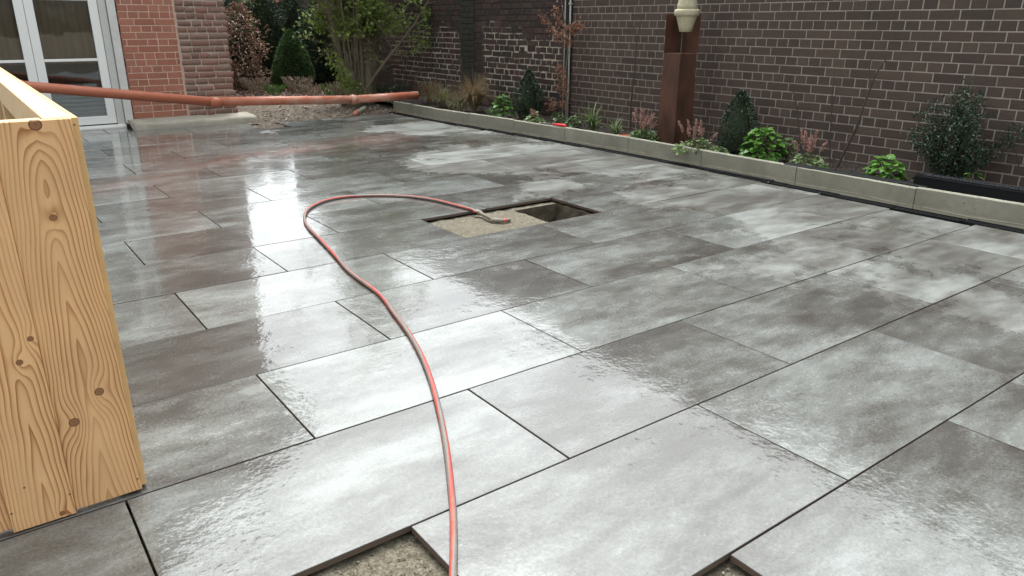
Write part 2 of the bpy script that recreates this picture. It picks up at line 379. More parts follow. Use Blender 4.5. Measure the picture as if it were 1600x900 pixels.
# --- larch boards: growth rings cut lengthwise, bent round the knots
def larch(name, xc, A, B, knots, vertical=True, tone=1.0):
    t = NT(name); x, y, z = t.sep(t.pos)[:3]
    if not vertical: x, z = z, t.ma('ADD', x, y)
    wob = t.noise(t.comb(0., 0., z), 2.1, 2, .5)
    dx = t.ma('SUBTRACT', x, t.ma('MULTIPLY_ADD', wob, .05, xc - .025))
    dx = t.ma('ADD', dx, t.ma('MULTIPLY_ADD', t.noise(t.comb(t.ma('MULTIPLY', x, 6.), 0., t.ma('MULTIPLY', z, 1.6)), 1.0, 2, .5), .018, -.009))
    f = t.ma('MULTIPLY', t.ma('POWER', t.ma('ABSOLUTE', dx), 1.35), A)
    f = t.ma('ADD', f, t.ma('MULTIPLY', z, B))
    f = t.ma('ADD', f, t.ma('MULTIPLY', t.noise(t.comb(t.ma('MULTIPLY', x, 5.), 0., z), 1.4, 2, .5), 2.6))
    km = None
    for (kx, kz, r, s) in knots:
        ex = t.ma('SUBTRACT', x, kx); ez = t.ma('SUBTRACT', z, kz)
        d2 = t.ma('ADD', t.ma('MULTIPLY', ex, ex), t.ma('MULTIPLY', t.ma('MULTIPLY', ez, ez), .22))
        g = t.ma('EXPONENT', t.ma('MULTIPLY', d2, -1 / (r * r * 5.)))
        f = t.ma('ADD', f, t.ma('MULTIPLY', g, s))
        dd = t.ma('SQRT', t.ma('ADD', t.ma('MULTIPLY', ex, ex), t.ma('MULTIPLY', t.ma('MULTIPLY', ez, ez), 1.1)))
        k = t.ma('SUBTRACT', 1., t.ma('DIVIDE', dd, r))
        km = k if km is None else t.ma('MAXIMUM', km, k)
    fr = t.ma('FRACT', f)
    fr = t.ma('POWER', fr, t.ma('MULTIPLY_ADD', t.noise(t.comb(t.ma('MULTIPLY', x, 9.), 0., t.ma('MULTIPLY', z, .6)), 3, 2), 3., .2))
    ring = t.ramp(fr, [(0, 0.), (.35, .15), (.75, .8), (.9, 1.), (1, 0.)])
    amp = t.sm(t.noise(t.comb(t.ma('MULTIPLY', x, 4.), 0., t.ma('MULTIPLY', z, .5)), 3, 2), .25, .7)
    ring = t.ma('MULTIPLY', ring, t.ma('MULTIPLY_ADD', amp, .75, .3), None, True)
    c = t.mix(ring, (.66 * tone, .395 * tone, .19 * tone), (.31 * tone, .115 * tone, .032 * tone))
    fib = t.noise(t.comb(t.ma('MULTIPLY', x, 40.), t.ma('MULTIPLY', y, 40.), t.ma('MULTIPLY', z, 1.5)), 8, 4, .6)
    c = t.hsv(c, v=t.ma('MULTIPLY_ADD', fib, .28, .86))
    c = t.hsv(c, v=t.ma('MULTIPLY_ADD', t.noise(t.pos, 4, 3), .3, .85))
    if km is not None:
        kc = t.ramp(km, [(0, (.13, .05, .02)), (.12, (.09, .035, .015)), (.3, (.26, .12, .05)), (1, (.19, .085, .038))])
        c = t.mix(t.sm(km, -.02, .05), c, kc)
    # handled, slightly grubby lower end
    g = t.ma('MULTIPLY', t.sm(t.noise(t.pos, 6, 4), .4, .8), .14)
    c = t.mix(g, c, (.30, .18, .09))
    return t.set(Base_Color=c, Roughness=.48, Specular_IOR_Level=.35, Normal=t.bump(t.ma('ADD', fib, t.ma('MULTIPLY', ring, .5)), .4, .0012))

# ------------------------------------------------------------------ setting: ground, bedding, paving
random.seed(4)
PIT = (2.48, 2.405, 2.905, 2.93)            # x0 y0 x1 y1
def sheet_with_hole(name, ext, hole, z, mat):
    X = [ext[0], hole[0], hole[2], ext[2]]; Y = [ext[1], hole[1], hole[3], ext[3]]
    V = [(x, y, z) for y in Y for x in X]
    Fc = [(j * 4 + i, j * 4 + i + 1, j * 4 + i + 5, j * 4 + i + 4) for j in range(3) for i in range(3) if not (i == 1 and j == 1)]
    return link(name, mk(name, V, Fc), mat)
tag(sheet_with_hole('ground', (-90, -90, 90, 110), PIT, -.075, M['ground']), kind='structure')

def patch(name, x0, y0, x1, y1, z, amp, mat, step=.02, sc=9, hole=None, kind='structure', parent=None, slope=0):
    nx, ny = max(2, int((x1 - x0) / step)), max(2, int((y1 - y0) / step))
    V = []
    for j in range(ny + 1):
        for i in range(nx + 1):
            x, y = x0 + (x1 - x0) * i / nx, y0 + (y1 - y0) * j / ny
            h = mnoise.fractal(Vector((x * sc, y * sc, 0)), 1, 2, 5) * amp + mnoise.noise(Vector((x * 2, y * 2, 5))) * amp * .8
            V.append((x, y, z + h + slope * (y - y0)))
    Fc = []
    for j in range(ny):
        for i in range(nx):
            cx, cy = x0 + (x1 - x0) * (i + .5) / nx, y0 + (y1 - y0) * (j + .5) / ny
            if hole and hole[0] < cx < hole[2] and hole[1] < cy < hole[3]: continue
            a = j * (nx + 1) + i; Fc.append((a, a + 1, a + nx + 2, a + nx + 1))
    o = link(name, mk(name, V, Fc, True), mat, parent)
    return tag(o, kind=kind) if parent is None else o
tag(sheet_with_hole('sand_bed', (-3.2, -5, 4.8, 9.1), PIT, -.062, M['sand']), kind='structure')
patch('bedding_sand', 1.69, 2.38, 2.93, 3.02, -.036, .006, M['sand'], .012, 12, PIT)
patch('bedding_sand', -1.3, -.62, 0.0, .02, -.037, .0075, M['sand'], .012, 12)
patch('bedding_sand', -.65, -1.22, .62, -.58, -.037, .0075, M['sand'], .015, 12)
# the square pit cut into the bedding
pb = MB(); x0, y0, x1, y1 = PIT; zt, zb = -.034, -.34
n = 14
def pitwall(a, b):
    V = []; Fc = []
    for j in range(9):
        for i in range(n + 1):
            u = i / n; x = a[0] + (b[0] - a[0]) * u; y = a[1] + (b[1] - a[1]) * u; z = zt + (zb - zt) * j / 8
            nn = mnoise.noise(Vector((x * 14, y * 14, z * 14))) * (.012 if j else .004)
            V.append((x + nn, y - nn, z))
    for j in range(8):
        for i in range(n): k = j * (n + 1) + i; Fc.append((k, k + 1, k + n + 2, k + n + 1))
    pb.add(V, Fc)
pitwall((x0, y0), (x1, y0)); pitwall((x1, y0), (x1, y1)); pitwall((x1, y1), (x0, y1)); pitwall((x0, y1), (x0, y0))
pb.add([(x0 - .02, y0 - .02, zb), (x1 + .02, y0 - .02, zb), (x1 + .02, y1 + .02, zb), (x0 - .02, y1 + .02, zb)], [(0, 1, 2, 3)])
tag(pb.build('pit', soilmat('pit_earth', [(.3, (.05, .04, .027)), (.55, (.09, .075, .052)), (.75, (.15, .13, .095))], .008, 35)), kind='structure')

# slabs, 120 x 60 cm, laid in half bond
GAP = .0068; T = .021
offs = {-2: .587, -1: -.039, 0: -.654, 1: -.069, 2: .529, 3: -.094, 4: .509, 5: -.115, 6: .492, 7: -.149, 8: .436, 9: 1.019, 10: .416, 11: 1.003}
def off(r):
    if r in offs: return offs[r]
    return (.54 if r % 2 == 0 else -.06) - .0115 * r
def slab_mesh(w, d):
    b = MB().box((0, 0, -T), (w, d, 0), .0013); me = mk('paving_slab', b.v, b.f)
    me.materials.append(M['slab']); me.materials.append(M['slab_edge'])
    for p in me.polygons:
        if abs(p.normal.z) < .3: p.material_index = 1
    return me
FULL = slab_mesh(1.2 - GAP, .6 - GAP)
paving = thing('terrace_paving', (0, 0, 0), None, None); tag(paving, kind='structure')
kpts = [(-1.3, 4.92), (.02, 4.93), (1.09, 4.885), (2.14, 4.935), (3.21, 4.965), (4.22, 4.975), (5.25, 4.94), (6.2, 4.89), (7.15, 4.82), (8.0, 4.76), (9.2, 4.765)]
def kx(y):
    for (ya, xa), (yb, xb) in zip(kpts, kpts[1:]):
        if y <= yb: return xa + (xb - xa) * (y - ya) / (yb - ya)
    return kpts[-1][1]
def edge_x(y): return kx(max(y, -1.3)) - .116         # where the paving ends against the drain
def lay(r, xa, xb):
    y0 = r * .6; y1 = y0 + .6
    w = xb - xa - GAP; full = abs(xb - xa - 1.2) < 1e-4
    if w < .04: return
    me = FULL if full else slab_mesh(w, .6 - GAP)
    o = link('paving_slab', me, None, None, (xa + GAP / 2, y0 + GAP / 2, random.uniform(-.0007, .0007)))
    o.rotation_euler = (math.radians(random.uniform(-.07, .07)), math.radians(random.uniform(-.06, .06)), 0)
    under(o, paving)
for r in range(-6, 15):
    o0 = off(r); k0 = math.floor((-3.1 - o0) / 1.2)
    for k in range(k0, 9):
        xa = o0 + k * 1.2; xb = xa + 1.2; X1 = min(edge_x(r * .6), edge_x(r * .6 + .6))
        if xa > X1 - .05: break
        xb = min(xb, X1) if xb > X1 else xb
        if r == 4 and 1.6 < xa < 1.8: continue
        if r == -1 and abs(xa - (-1.239)) < .05: continue
        if r == -2 and abs(xa - (-.613)) < .05: continue
        if r == 14:
            if xa < 2.0: xb = min(xb, 2.42)
            if xa < 2.42 < xa + 1.2 and xa < 2.4: 
                lay(r, xa, 2.42); continue
            if 2.4 < xa < 2.8: continue
        lay(r, xa, xb)
lay(14, 2.81, off(14) + 3.6)
if True: # narrow cut strip in front of the house footing
    for xa in (-2.9, -1.7, -.5, .7, 1.9):
        y0 = 9.0; me = slab_mesh((1.2 if xa < 1.8 else .52) - GAP, .17); o = link('paving_slab', me, None, None, (xa, y0 + GAP, 0)); under(o, paving)
    for xa in (-2.9, -1.7, -.5):
        me = slab_mesh(1.2 - GAP, .40); o = link('paving_slab', me, None, None, (xa, 9.182, 0)); under(o, paving)
    me = slab_mesh(.28, .40); under(link('paving_slab', me, None, None, (.705, 9.182, 0)), paving)

# rubbly strip at the far end of the terrace, and the planted soil beyond it
patch('rubble_strip', 2.3, 9.0, 5.4, 11.6, -.02, .03, M['rubble'], .035, 5, slope=.02)
patch('rubble_strip', 2.4, 8.41, 2.83, 9.02, -.03, .014, M['rubble'], .02, 8)
patch('garden_soil', -4, 11.4, 12, 19, .03, .05, M['bed'], .15, 2, slope=.008)
patch('bed_soil', 4.98, -1.6, 5.93, 11.5, .085, .028, M['bed'], .04, 6)
rg = np.random.default_rng(3)
def stones(name, n, f, s0, s1, mat, seed):
    r = random.Random(seed); b = MB()
    ic = [(0, 0, 1), (0, 0, -1), (1, 0, 0), (-1, 0, 0), (0, 1, 0), (0, -1, 0)]; fc = [(0, 2, 4), (0, 4, 3), (0, 3, 5), (0, 5, 2), (1, 4, 2), (1, 3, 4), (1, 5, 3), (1, 2, 5)]
    for _ in range(n):
        x, y, z = f(r); s = s0 * (s1 / s0) ** (r.random() ** 2); a = r.random() * 6.28; ca, sa = math.cos(a), math.sin(a); e = (r.uniform(.7, 1.4), r.uniform(.6, 1), r.uniform(.35, .7))
        V = []
        for p in ic:
            q = [p[i] * e[i] * s * r.uniform(.75, 1.2) + r.uniform(-.15, .15) * s for i in range(3)]
            V.append((x + q[0] * ca - q[1] * sa, y + q[0] * sa + q[1] * ca, z + q[2]))
        b.add(V, fc)
    return tag(b.build(name, mat), kind='stuff')
stones('rubble', 1700, lambda r: (r.uniform(2.5, 4.75), 9.05 + 2.1 * r.random() ** 1.2, -.002 + r.uniform(-.01, .03)), .007, .034, M['stone'], 1)
stones('rubble', 160, lambda r: (r.uniform(2.43, 2.8), r.uniform(8.43, 9.0), -.02), .006, .02, M['stone'], 2)
def pit_free(r):
    while True:
        x, y = r.uniform(1.72, 2.9), r.uniform(2.41, 2.99)
        if not (PIT[0] - .01 < x < PIT[2] and y < PIT[3]): return (x, y, -.034)
stones('loose_grit', 420, pit_free, .0015, .008, M['stone'], 5)
stones('loose_grit', 1500, lambda r: (r.uniform(-.62, -.03), r.uniform(-.5, 0), -.034), .001, .0055, M['sand'], 6)
stones('loose_grit', 500, lambda r: (r.uniform(.0, .58), r.uniform(-1.0, -.61), -.034), .001, .007, M['stone'], 7)
stones('soil_crumbs', 2500, lambda r: (r.uniform(5.0, 5.88), r.uniform(-.5, 11.3), .105), .004, .017, M['bed'], 8)
stones('soil_crumbs', 1200, lambda r: (r.uniform(2.6, 6.4), r.uniform(11.4, 14.5), .06), .008, .04, M['ground'], 9)

# ------------------------------------------------------------------ brickwork
def brick_shape(L, H, D, j, c, r, rough=False):
    """one brick in wall coordinates (u along, z up, n out); front face with worn edges, open at the back"""
    J = lambda a=1: r.uniform(-j, j) * a
    Vb = [[0, 0], [L, 0], [L, H], [0, H]]
    Vb = [[u + J(), z + J()] for u, z in Vb]
    V = [(u, -.004, z) for u, z in Vb]
    V += [(u, D - c + J(.4), z) for u, z in Vb]
    V += [(u + (c if u < L / 2 else -c), D + J(.5), z + (c if z < H / 2 else -c)) for u, z in Vb]
    Fc = []
    for k in range(4):
        l = (k + 1) % 4; Fc.append((k, l, l + 4, k + 4)); Fc.append((k + 4, l + 4, l + 8, k + 8))
    Fc.append((8, 9, 10, 11))
    return V, Fc
def wall_bricks(parent, specs, frame, mat, protos_j, c, D, seed, maxn=300, rough=False, rest_name='brickwork'):
    """specs: list of (u, z, L, H, priority). frame(u,n,z) -> world. First maxn become bricks of their own."""
    r = random.Random(seed); specs = sorted(specs, key=lambda s: s[4]); cache = {}
    O = frame(0, 0, 0)
    rest = MB()
    for i, (u, z, L, H, _) in enumerate(specs):
        if i < maxn:
            key = (round(L, 3), round(H, 3), r.randrange(6))
            if rough: key = (i,)
            if key not in cache:
                V, Fc = brick_shape(L, H, D, protos_j, c, r)
                me = mk('brick', [frame(*v) - O for v in V], Fc); me.materials.append(mat)
                if (frame(0, 1, 0) - O).dot(me.polygons[-1].normal) < 0: me.flip_normals()
                cache[key] = me
            o = link('brick', cache[key], None, None, frame(u, r.uniform(-.0015, .0015), z))
            under(o, parent)
        else:
            V, Fc = brick_shape(L, H, D, protos_j, c, r); rest.add([frame(u + v[0], v[1], z + v[2]) for v in V], Fc)
    if rest.v:
        o = rest.build(rest_name, mat, parent); o['kind'] = 'stuff'
        me = o.data
        if (frame(0, 1, 0) - O).dot(me.polygons[8].normal) < 0: me.flip_normals()

# newer dark wall on the right, courses of stretchers and headers in turn
XW = 5.9; H0 = 1.4325 - .0833 * 0     # a stretcher course sits at z 1.36-1.43
gw = thing('garden_wall', (XW, 2, 0), 'tall dark brown brick garden wall with pale mortar behind the flower bed', 'wall')
fr = lambda u, n, z: Vector((XW - n, u, z))
MB().box((XW, -2.2, -.1), (XW + .24, 6.285, 3.08)).build('mortar_core', M['mortar'], gw)
def course_list(ya, yb, ztop, zbot, zref, phase, jit=0, skip=None, hp=.0833, prio=None, r=random.Random(7)):
    out = []; z = zref; i = 0
    i0 = int((zbot - zref) / hp) - 1; i1 = int((ztop - zref) / hp) + 1
    for i in range(i0, i1):
        zz = zref + i * hp
        if zz < zbot - .02 or zz + .07 > ztop: continue
        st = (i % 2 == 0); P = .25 if st else .125
        ph = phase + (.0625 if not st else 0) + (.125 if st and (i // 2) % 2 else 0)
        u = ya - ((ya - ph) % P)
        while u < yb:
            a, b = max(u, ya), min(u + P - .011, yb); u0 = u; u += P
            if b - a < .03: continue
            if skip and skip(a, b, zz): continue
            L = round(b - a, 3)
            if jit:
                dl = r.uniform(-jit, jit); a += dl * .5; L += dl * .5 - abs(r.uniform(0, jit))
            out.append((a, zz + (r.uniform(-jit, jit) * .35 if jit else 0), L, .0725 - (abs(r.uniform(0, jit)) * .8 if jit else 0), (abs(a - .9) * (.55 if zz < 1.9 else 2) + (6 if zz > 1.62 or zz < .1 else 0) + (10 if a < .1 else 0)) if prio is None else prio(a, zz)))
    return out
zref = at(1499.6, 30.5, X=XW).z; yref = at(1499.6, 22, X=XW).y
wall_bricks(gw, course_list(-2.2, 6.27, 3.05, .04, zref, yref), fr, M['brick_dark'], .0016, .0025, .005, 11)
box('coping', (XW - .04, -2.2, 3.08), (XW + .28, 6.285, 3.14), M['concrete'], gw)

# the older, sooty wall beyond the joint
ow = thing('garden_wall', (XW + .03, 9, 0), 'old sooty uneven brick wall with patchy repointing beyond the pale conduits', 'wall')
XO = XW + .03
fo = lambda u, n, z: Vector((XO - n, u, z))
MB().box((XO, 6.34, -.1), (XO + .3, 17.0, 3.0)).build('mortar_core', M['mortar_old'], ow)
holes = [at(830, 75, X=XO), at(816, 84, X=XO)]
def osk(a, b, z): return any(abs((a + b) / 2 - h.y) < .09 and abs(z + .036 - h.z) < .05 for h in holes)
def oprio(a, z): return abs(a - 6.3) + (6 if z > 1.62 or z < .1 else 0)
wall_bricks(ow, course_list(6.345, 16.9, 2.95, .0, .02, .03, .011, osk, .0833, oprio), fo, M['brick_old'], .0045, .004, .006, 12)
box('coping', (XO - .04, 6.34, 3.0), (XO + .34, 17.0, 3.05), M['concrete'], ow)
pr_ = MB()
for k in range(37):
    z = -.02 + k * .0833
    r = random.Random(k); y = 8.62
    while y < 8.98:
        L = r.uniform(.09, .2); pr_.box((XO - .018 - r.uniform(0, .005), y, z + .004), (XO, min(y + L, 9.0), z + .077), .004); y += L + .008
pier = pr_.build('pier', simple('damp_green_brick', (.026, .027, .02), .8, .4, 9, 50, .004), ow); pier['kind'] = 'stuff'
for h in holes: MB().box((XO - .003, h.y - .1, h.z - .05), (XO + .02, h.y + .08, h.z + .035), .002).build('cavity_shade', simple('cavity_shade', (.035, .022, .018), .9, .4, 20), ow)  # dark boxes: shade of the missing-brick cavities put into their colour

# conduits and the dark joint between the walls
cj = thing('conduit', (XW - .03, 6.31, .05), 'pair of thin pale conduits running up a dark strip between the two garden walls', 'conduit')
box('dark_strip', (XW - .035, 6.272, .04), (XW + .1, 6.352, 3.0), M['darkgap'], cj)
MB().tube([(XW - .048, 6.266, .05), (XW - .05, 6.262, 1.2), (XW - .047, 6.268, 3.0)], .011, 8).build('conduit_tube', M['conduit'], cj, True)
MB().tube([(XW - .048, 6.372, .05), (XW - .047, 6.368, 1.1), (XW - .05, 6.372, 3.0)], .006, 8).build('conduit_tube', M['conduit'], cj, True)
for z in (.45, 1.02, 1.55, 2.2): box('clip', (XW - .066, 6.25, z), (XW - .03, 6.282, z + .02), M['conduit'], cj)

# ------------------------------------------------------------------ the house
YH = 9.6
house = thing('house', (0, YH, 0), 'red brick house end with rough weathered brick corner and white glazed door', 'house')
fh = lambda u, n, z: Vector((u, YH - n, z))
XC = 2.47; XN = 1.80                                    # corner of the house, seam between neat and rough brick
MB().box((1.12, YH + .002, -.1), (XN, YH + .3, 1.85)).build('mortar_core', M['mortar_pink'], house)
MB().box((XN, YH, -.1), (XC - .02, YH + .3, 1.85)).build('mortar_core', M['mortar_rough'], house)
r = random.Random(21); sp = []; z = .105; i = 0
while z < 1.8:
    st = i % 2 == 0; x = 1.105 - (r.choice([0, .06, .12]))
    while x < XN - .01:
        L = .24 if (st and r.random() < .75) or (not st and r.random() < .06) else .117
        a, b = max(x, 1.105), min(x + L, XN - .012); x += L + .011
        if b - a > .03: sp.append((a, z, round(b - a, 3), .073, i))
    z += .0845; i += 1
wall_bricks(house, sp, fh, M['brick_red'], .001, .002, .003, 22, 300)
sp = []; z = .09; i = 0; r = random.Random(23)
while z < 1.8:
    x = XN + r.uniform(.006, .02); H = r.uniform(.068, .075); e = XC + r.uniform(-.02, .012)
    while x < e - .03:
        L = r.choice([.12, .13, .22, .25, .17]) * r.uniform(.85, 1.05); b = min(x + L, e)
        if e - b < .05: b = e
        if b - x > .03: sp.append((x, z + r.uniform(-.004, .004), b - x, H * r.uniform(.9, 1.05), i))
        x = b + r.uniform(.002, .014)
    z += .0845; i += 1
n0 = len([o for o in COL.objects]); 
def rough_brick(u, z, L, H, r):
    """rounded, worn brick with an uneven face (4 x 3 grid)"""
    V = []; Fc = []; nx, nz = 5, 4
    for j in range(nz + 1):
        for i in range(nx + 1):
            a, b = (0, .05, .32, .66, .95, 1)[i], (0, .1, .5, .9, 1)[j]; rx = min(a, 1 - a); rz = min(b, 1 - b)
            ed = (1 if 0 < rx else 0) * (1 if 0 < rz else 0)
            d = -.004 if not ed else .010 + r.uniform(-.004, .005)
            V.append((a * L + r.uniform(-.004, .004), d, b * H + r.uniform(-.003, .003)))
    for j in range(nz):
        for i in range(nx): k = j * (nx + 1) + i; Fc.append((k, k + 1, k + nx + 2, k + nx + 1))
    me = mk('brick', [fh(*v) - fh(0, 0, 0) for v in V], Fc, True); me.materials.append(M['brick_rough'])
    if me.polygons[7].normal.y > 0: me.flip_normals()
    return me
for (u, z, L, H, _) in sp: under(link('brick', rough_brick(u, z, L, H, r), None, None, fh(u, 0, z)), house)
# corner returns of the rough bricks and the hidden side wall
MB().box((XC - .19, YH + .02, 1.86), (XC - .005, 17, 5.0)).build('side_wall', M['brick_high'], house)
MB().box((XC - .19, YH + .27, -.1), (XC - .012, 17, 1.86)).build('side_wall', M['brick_high'], house)
rest = MB()
for k in range(21):
    for jx in range(2):
        y = YH + .0 + jx * .14; rest.box((XC - .05, y + .012, .09 + k * .0845), (XC + random.uniform(-.02, .008), y + .13, .157 + k * .0845), .006)
o = rest.build('corner_bricks', M['brick_rough'], house); o['kind'] = 'stuff'
# gable above the view
gab = MB(); xs = (-6.0, -1.2, XC - .02)
def gz(x): return 5.45 - .62 * (x - XC) if x > -1.3 else 5.45 - .62 * (-1.3 - XC) - .62 * (-1.3 - x)
DX0, DX1, DZ = -1.6, 1.06, 3.15
V = [(DX1 + .06, YH, 1.85), (XC - .02, YH, 1.85), (XC - .02, YH, gz(XC)), (-1.3, YH, gz(-1.3)), (-7, YH, gz(-7)), (-7, YH, -.1), (DX0, YH, -.1), (DX0, YH, DZ), (DX1 + .06, YH, DZ)]
n = len(V); V2 = [(x, y + .3, z) for x, y, z in V]
gab.add(V + V2, [tuple(range(n)), tuple(reversed(range(n, 2 * n)))] + [(k + n, (k + 1) % n + n, (k + 1) % n, k) for k in range(n)])
gab.build('gable_wall', M['brick_high'], house)
rf = MB()
for (xa, za, xb, zb_) in ((XC + .65, gz(XC + .65), -1.3, gz(-1.3)), (-1.3, gz(-1.3), -7.6, gz(-7.6))):
    Vr = [(xa, YH - .12, za), (xb, YH - .12, zb_), (xb, 17.2, zb_), (xa, 17.2, za)]
    rf.add(Vr + [(x, y, z + .14) for x, y, z in Vr], [(0, 1, 2, 3), (7, 6, 5, 4), (0, 4, 5, 1), (1, 5, 6, 2), (2, 6, 7, 3), (3, 7, 4, 0)])
rf.build('roof', M['roof'], house)
# footing in front of the brick
ft = MB(); nx = 60; ny = 6
Vf = []; Ff = []
prof = [(9.165, -.05), (9.16, .06), (9.19, .085), (9.35, .095), (9.5, .098), (9.602, .10)]
for i in range(nx + 1):
    x = 1.02 + (2.6 - 1.02) * i / nx
    for (yy, zz) in prof:
        w = mnoise.fractal(Vector((x * 5, yy * 5, zz * 9)), 1, 2, 4)
        Vf.append((x, yy + w * .014, zz + (w * .012 if zz > 0 else 0)))
m_ = len(prof)
for i in range(nx):
    for k in range(m_ - 1): a = i * m_ + k; Ff.append((a, a + m_, a + m_ + 1, a + 1))
Ff += [tuple(range(m_)), tuple(reversed(range(nx * m_, nx * m_ + m_)))]
ft.add(Vf, Ff); ft.build('footing', simple('rough_concrete_footing', (.30, .275, .225), .85, .4, 7, 40, .012), house, True)
# glazed doors
YD = 9.66
door_frame = MB()
door_frame.box((.905, YH + .01, .03), (.992, YD + .06, DZ - .12), .003)
door_frame.box((-1.42, YH + .01, .03), (-1.34, YD + .06, DZ - .12), .003)
door_frame.box((-1.42, YH + .012, DZ - .12), (.992, YD + .06, DZ - .03), .003)
door_frame.build('door_frame', M['greyframe'], house)
box('trim', (1.0, YH - .025, .05), (1.094, YH + .14, DZ), M['rawtrim'], house, .004)
box('lintel_trim', (-1.5, YH - .022, DZ - .028), (.998, YH + .14, DZ + .08), M['rawtrim'], house)
box('threshold', (-1.5, 9.585, -.05), (1.0, 9.75, .045), M['white'], house, .004)
box('sill', (-1.5, 9.56, -.06), (.99, 9.584, .018), M['rawtrim'], house)
def door_leaf(xa, xb):
    b = MB(); s = .1; zt = DZ - .13; z0 = .062
    b.box((xa, YD - .035, z0), (xa + s, YD + .02, zt), .003); b.box((xb - s, YD - .035, z0), (xb, YD + .02, zt), .003)
    b.box((xa + s, YD - .034, z0), (xb - s, YD + .02, z0 + .1), .003); b.box((xa + s, YD - .034, zt - .08), (xb - s, YD + .02, zt), .003)
    for z in (.852, 1.575, 2.3): b.box((xa + s, YD - .03, z), (xb - s, YD + .015, z + .032), .003)
    o = b.build('door_leaf', M['white'], house)
    for z, z1 in ((z0 + .1, .852), (.884, 1.575), (1.607, 2.3), (2.332, zt - .08)):
        box('glass_pane', (xa + s, YD - .006, z), (xb - s, YD, z1), M['glass'], o)
    return o
XM = .105
door_leaf(-.64, XM - .005); door_leaf(XM, .9)
door_leaf(-1.34, -.645)
# inside: curtains behind the upper panes, dim room below
cu = MB(); V = []; Fc = []; nx = 160
for i in range(nx + 1):
    x = -1.35 + 2.3 * i / nx; d = .025 * math.sin(x * 46) + .015 * math.sin(x * 19 + 1)
    V += [(x, YD + .12 + d, .82), (x, YD + .11 + d, 3.0)]
for i in range(nx): Fc.append((2 * i, 2 * i + 1, 2 * i + 3, 2 * i + 2))
cu.add(V, Fc).build('curtain', M['curtain'], house, True)
rm = MB(); rm.add([(-1.4, 9.72, .0), (1.0, 9.72, .0), (1.0, 11.2, 0), (-1.4, 11.2, 0), (-1.4, 9.72, 3.1), (1.0, 9.72, 3.1), (1.0, 11.2, 3.1), (-1.4, 11.2, 3.1)], [(0, 1, 2, 3), (3, 2, 6, 7), (0, 3, 7, 4), (1, 5, 6, 2), (4, 7, 6, 5)])
rm.build('room', M['room'], house)
b = MB()
for k in range(7): b.box((.25, 9.8 + .02 * k, .14 + .05 * k), (.98, 9.83 + .02 * k, .165 + .05 * k))
b.box((.3, 9.95, .5), (.85, 10.2, .56)); b.box((-.3, 9.9, .2), (.1, 10.1, .62))
b.build('shelf', simple('grey_slats', (.3, .32, .34), .6, .2), house)
p = at(141, 137, Y=9.72); box('notice', (p.x - .075, 9.70, p.z + .0), (p.x + .075, 9.703, p.z + .05), M['paper'], house)

# ------------------------------------------------------------------ kerb and drain
kerb = thing('kerb', (4.95, 4, 0), 'low concrete kerb of long precast edging stones along the flower bed', 'kerb')
for i in range(len(kpts) - 1):
    (ya, xa), (yb, xb) = kpts[i], kpts[i + 1]; b = MB(); L = math.hypot(yb - ya, xb - xa) - .006
    n = 20; hh = .163 + random.uniform(-.004, .005)
    V = []; Fc = []
    sec = [(0, -.07), (0, .0), (.001, .03), (0, hh - .006), (.006, hh), (.044, hh), (.05, hh - .006), (.05, -.07)]
    for k in range(n + 1):
        u = L * k / n
        for (d, z) in sec: V.append((d + (mnoise.noise(Vector((u * 12, z * 30, i))) * .0016), u, z + (mnoise.noise(Vector((u * 9, 3, i))) * .002 if z > .1 else 0)))
    ms = len(sec)
    for k in range(n):
        for q in range(ms - 1): a = k * ms + q; Fc.append((a, a + 1, a + ms + 1, a + ms))
    Fc += [tuple(range(ms)), tuple(reversed(range(n * ms, n * ms + ms)))]
    me = mk('kerb_stone', V, Fc); me.flip_normals(); me.materials.append(M['concrete'])
    o = link('kerb_stone', me, None, None, (xa, ya + .003, 0)); o.rotation_euler.z = -math.atan2(xb - xa, yb - ya); under(o, kerb)
# thin splash line of old mortar along the foot of the kerb
def kx(y):
    for (ya, xa), (yb, xb) in zip(kpts, kpts[1:]):
        if y <= yb: return xa + (xb - xa) * (y - ya) / (yb - ya)
    return kpts[-1][1]
bead = MB(); P = [(kx(y) - .0005, y, .026 + .014 * mnoise.noise(Vector((y * 2.2, 0, 0)))) for y in np.arange(-1, 9.0, .05)]
bead.tube(P, [.0026 + .0016 * mnoise.noise(Vector((p[1] * 9, 2, 0))) for p in P], 6)
bead.build('mortar_bead', M['concrete'], kerb)

dr = thing('drainage_channel', (4.87, 4, 0), 'long black slotted drainage channel let in between the paving and kerb', 'drain')
bars = MB(); body = MB()
for i, y in enumerate(np.arange(-1.3, 9.0, .5)):
    xa = kx(y + .25) - .008
    w = .1 if y < 5 else max(.07, .1 - (y - 5) * .007)
    body.box((xa - w - .05, y + .002, -.07), (xa, y + .498, -.0225))
    body.box((xa - w, y + .002, -.0225), (xa - w + .010, y + .498, .004)); body.box((xa - .010, y + .002, -.0225), (xa, y + .498, .005))
    body.box((xa - w * .5 - .004, y + .002, -.0225), (xa - w * .5 + .004, y + .498, .0035))
    for yy in np.arange(y + .006, y + .49, .018 if y < 5 else .036): bars.box((xa - w + .010, yy, -.016), (xa - .010, yy + .008, .0025))
body.build('channel_body', M['plastic_black'], dr)
o = bars.build('grate', M['plastic_black'], dr); o['kind'] = 'stuff'
for (ya, yb) in ((2.35, 3.55), ):
    box('cover_strip', (kx(3) - .075, ya, .006), (kx(3) - .02, yb, .012), M['plastic_black'], dr)

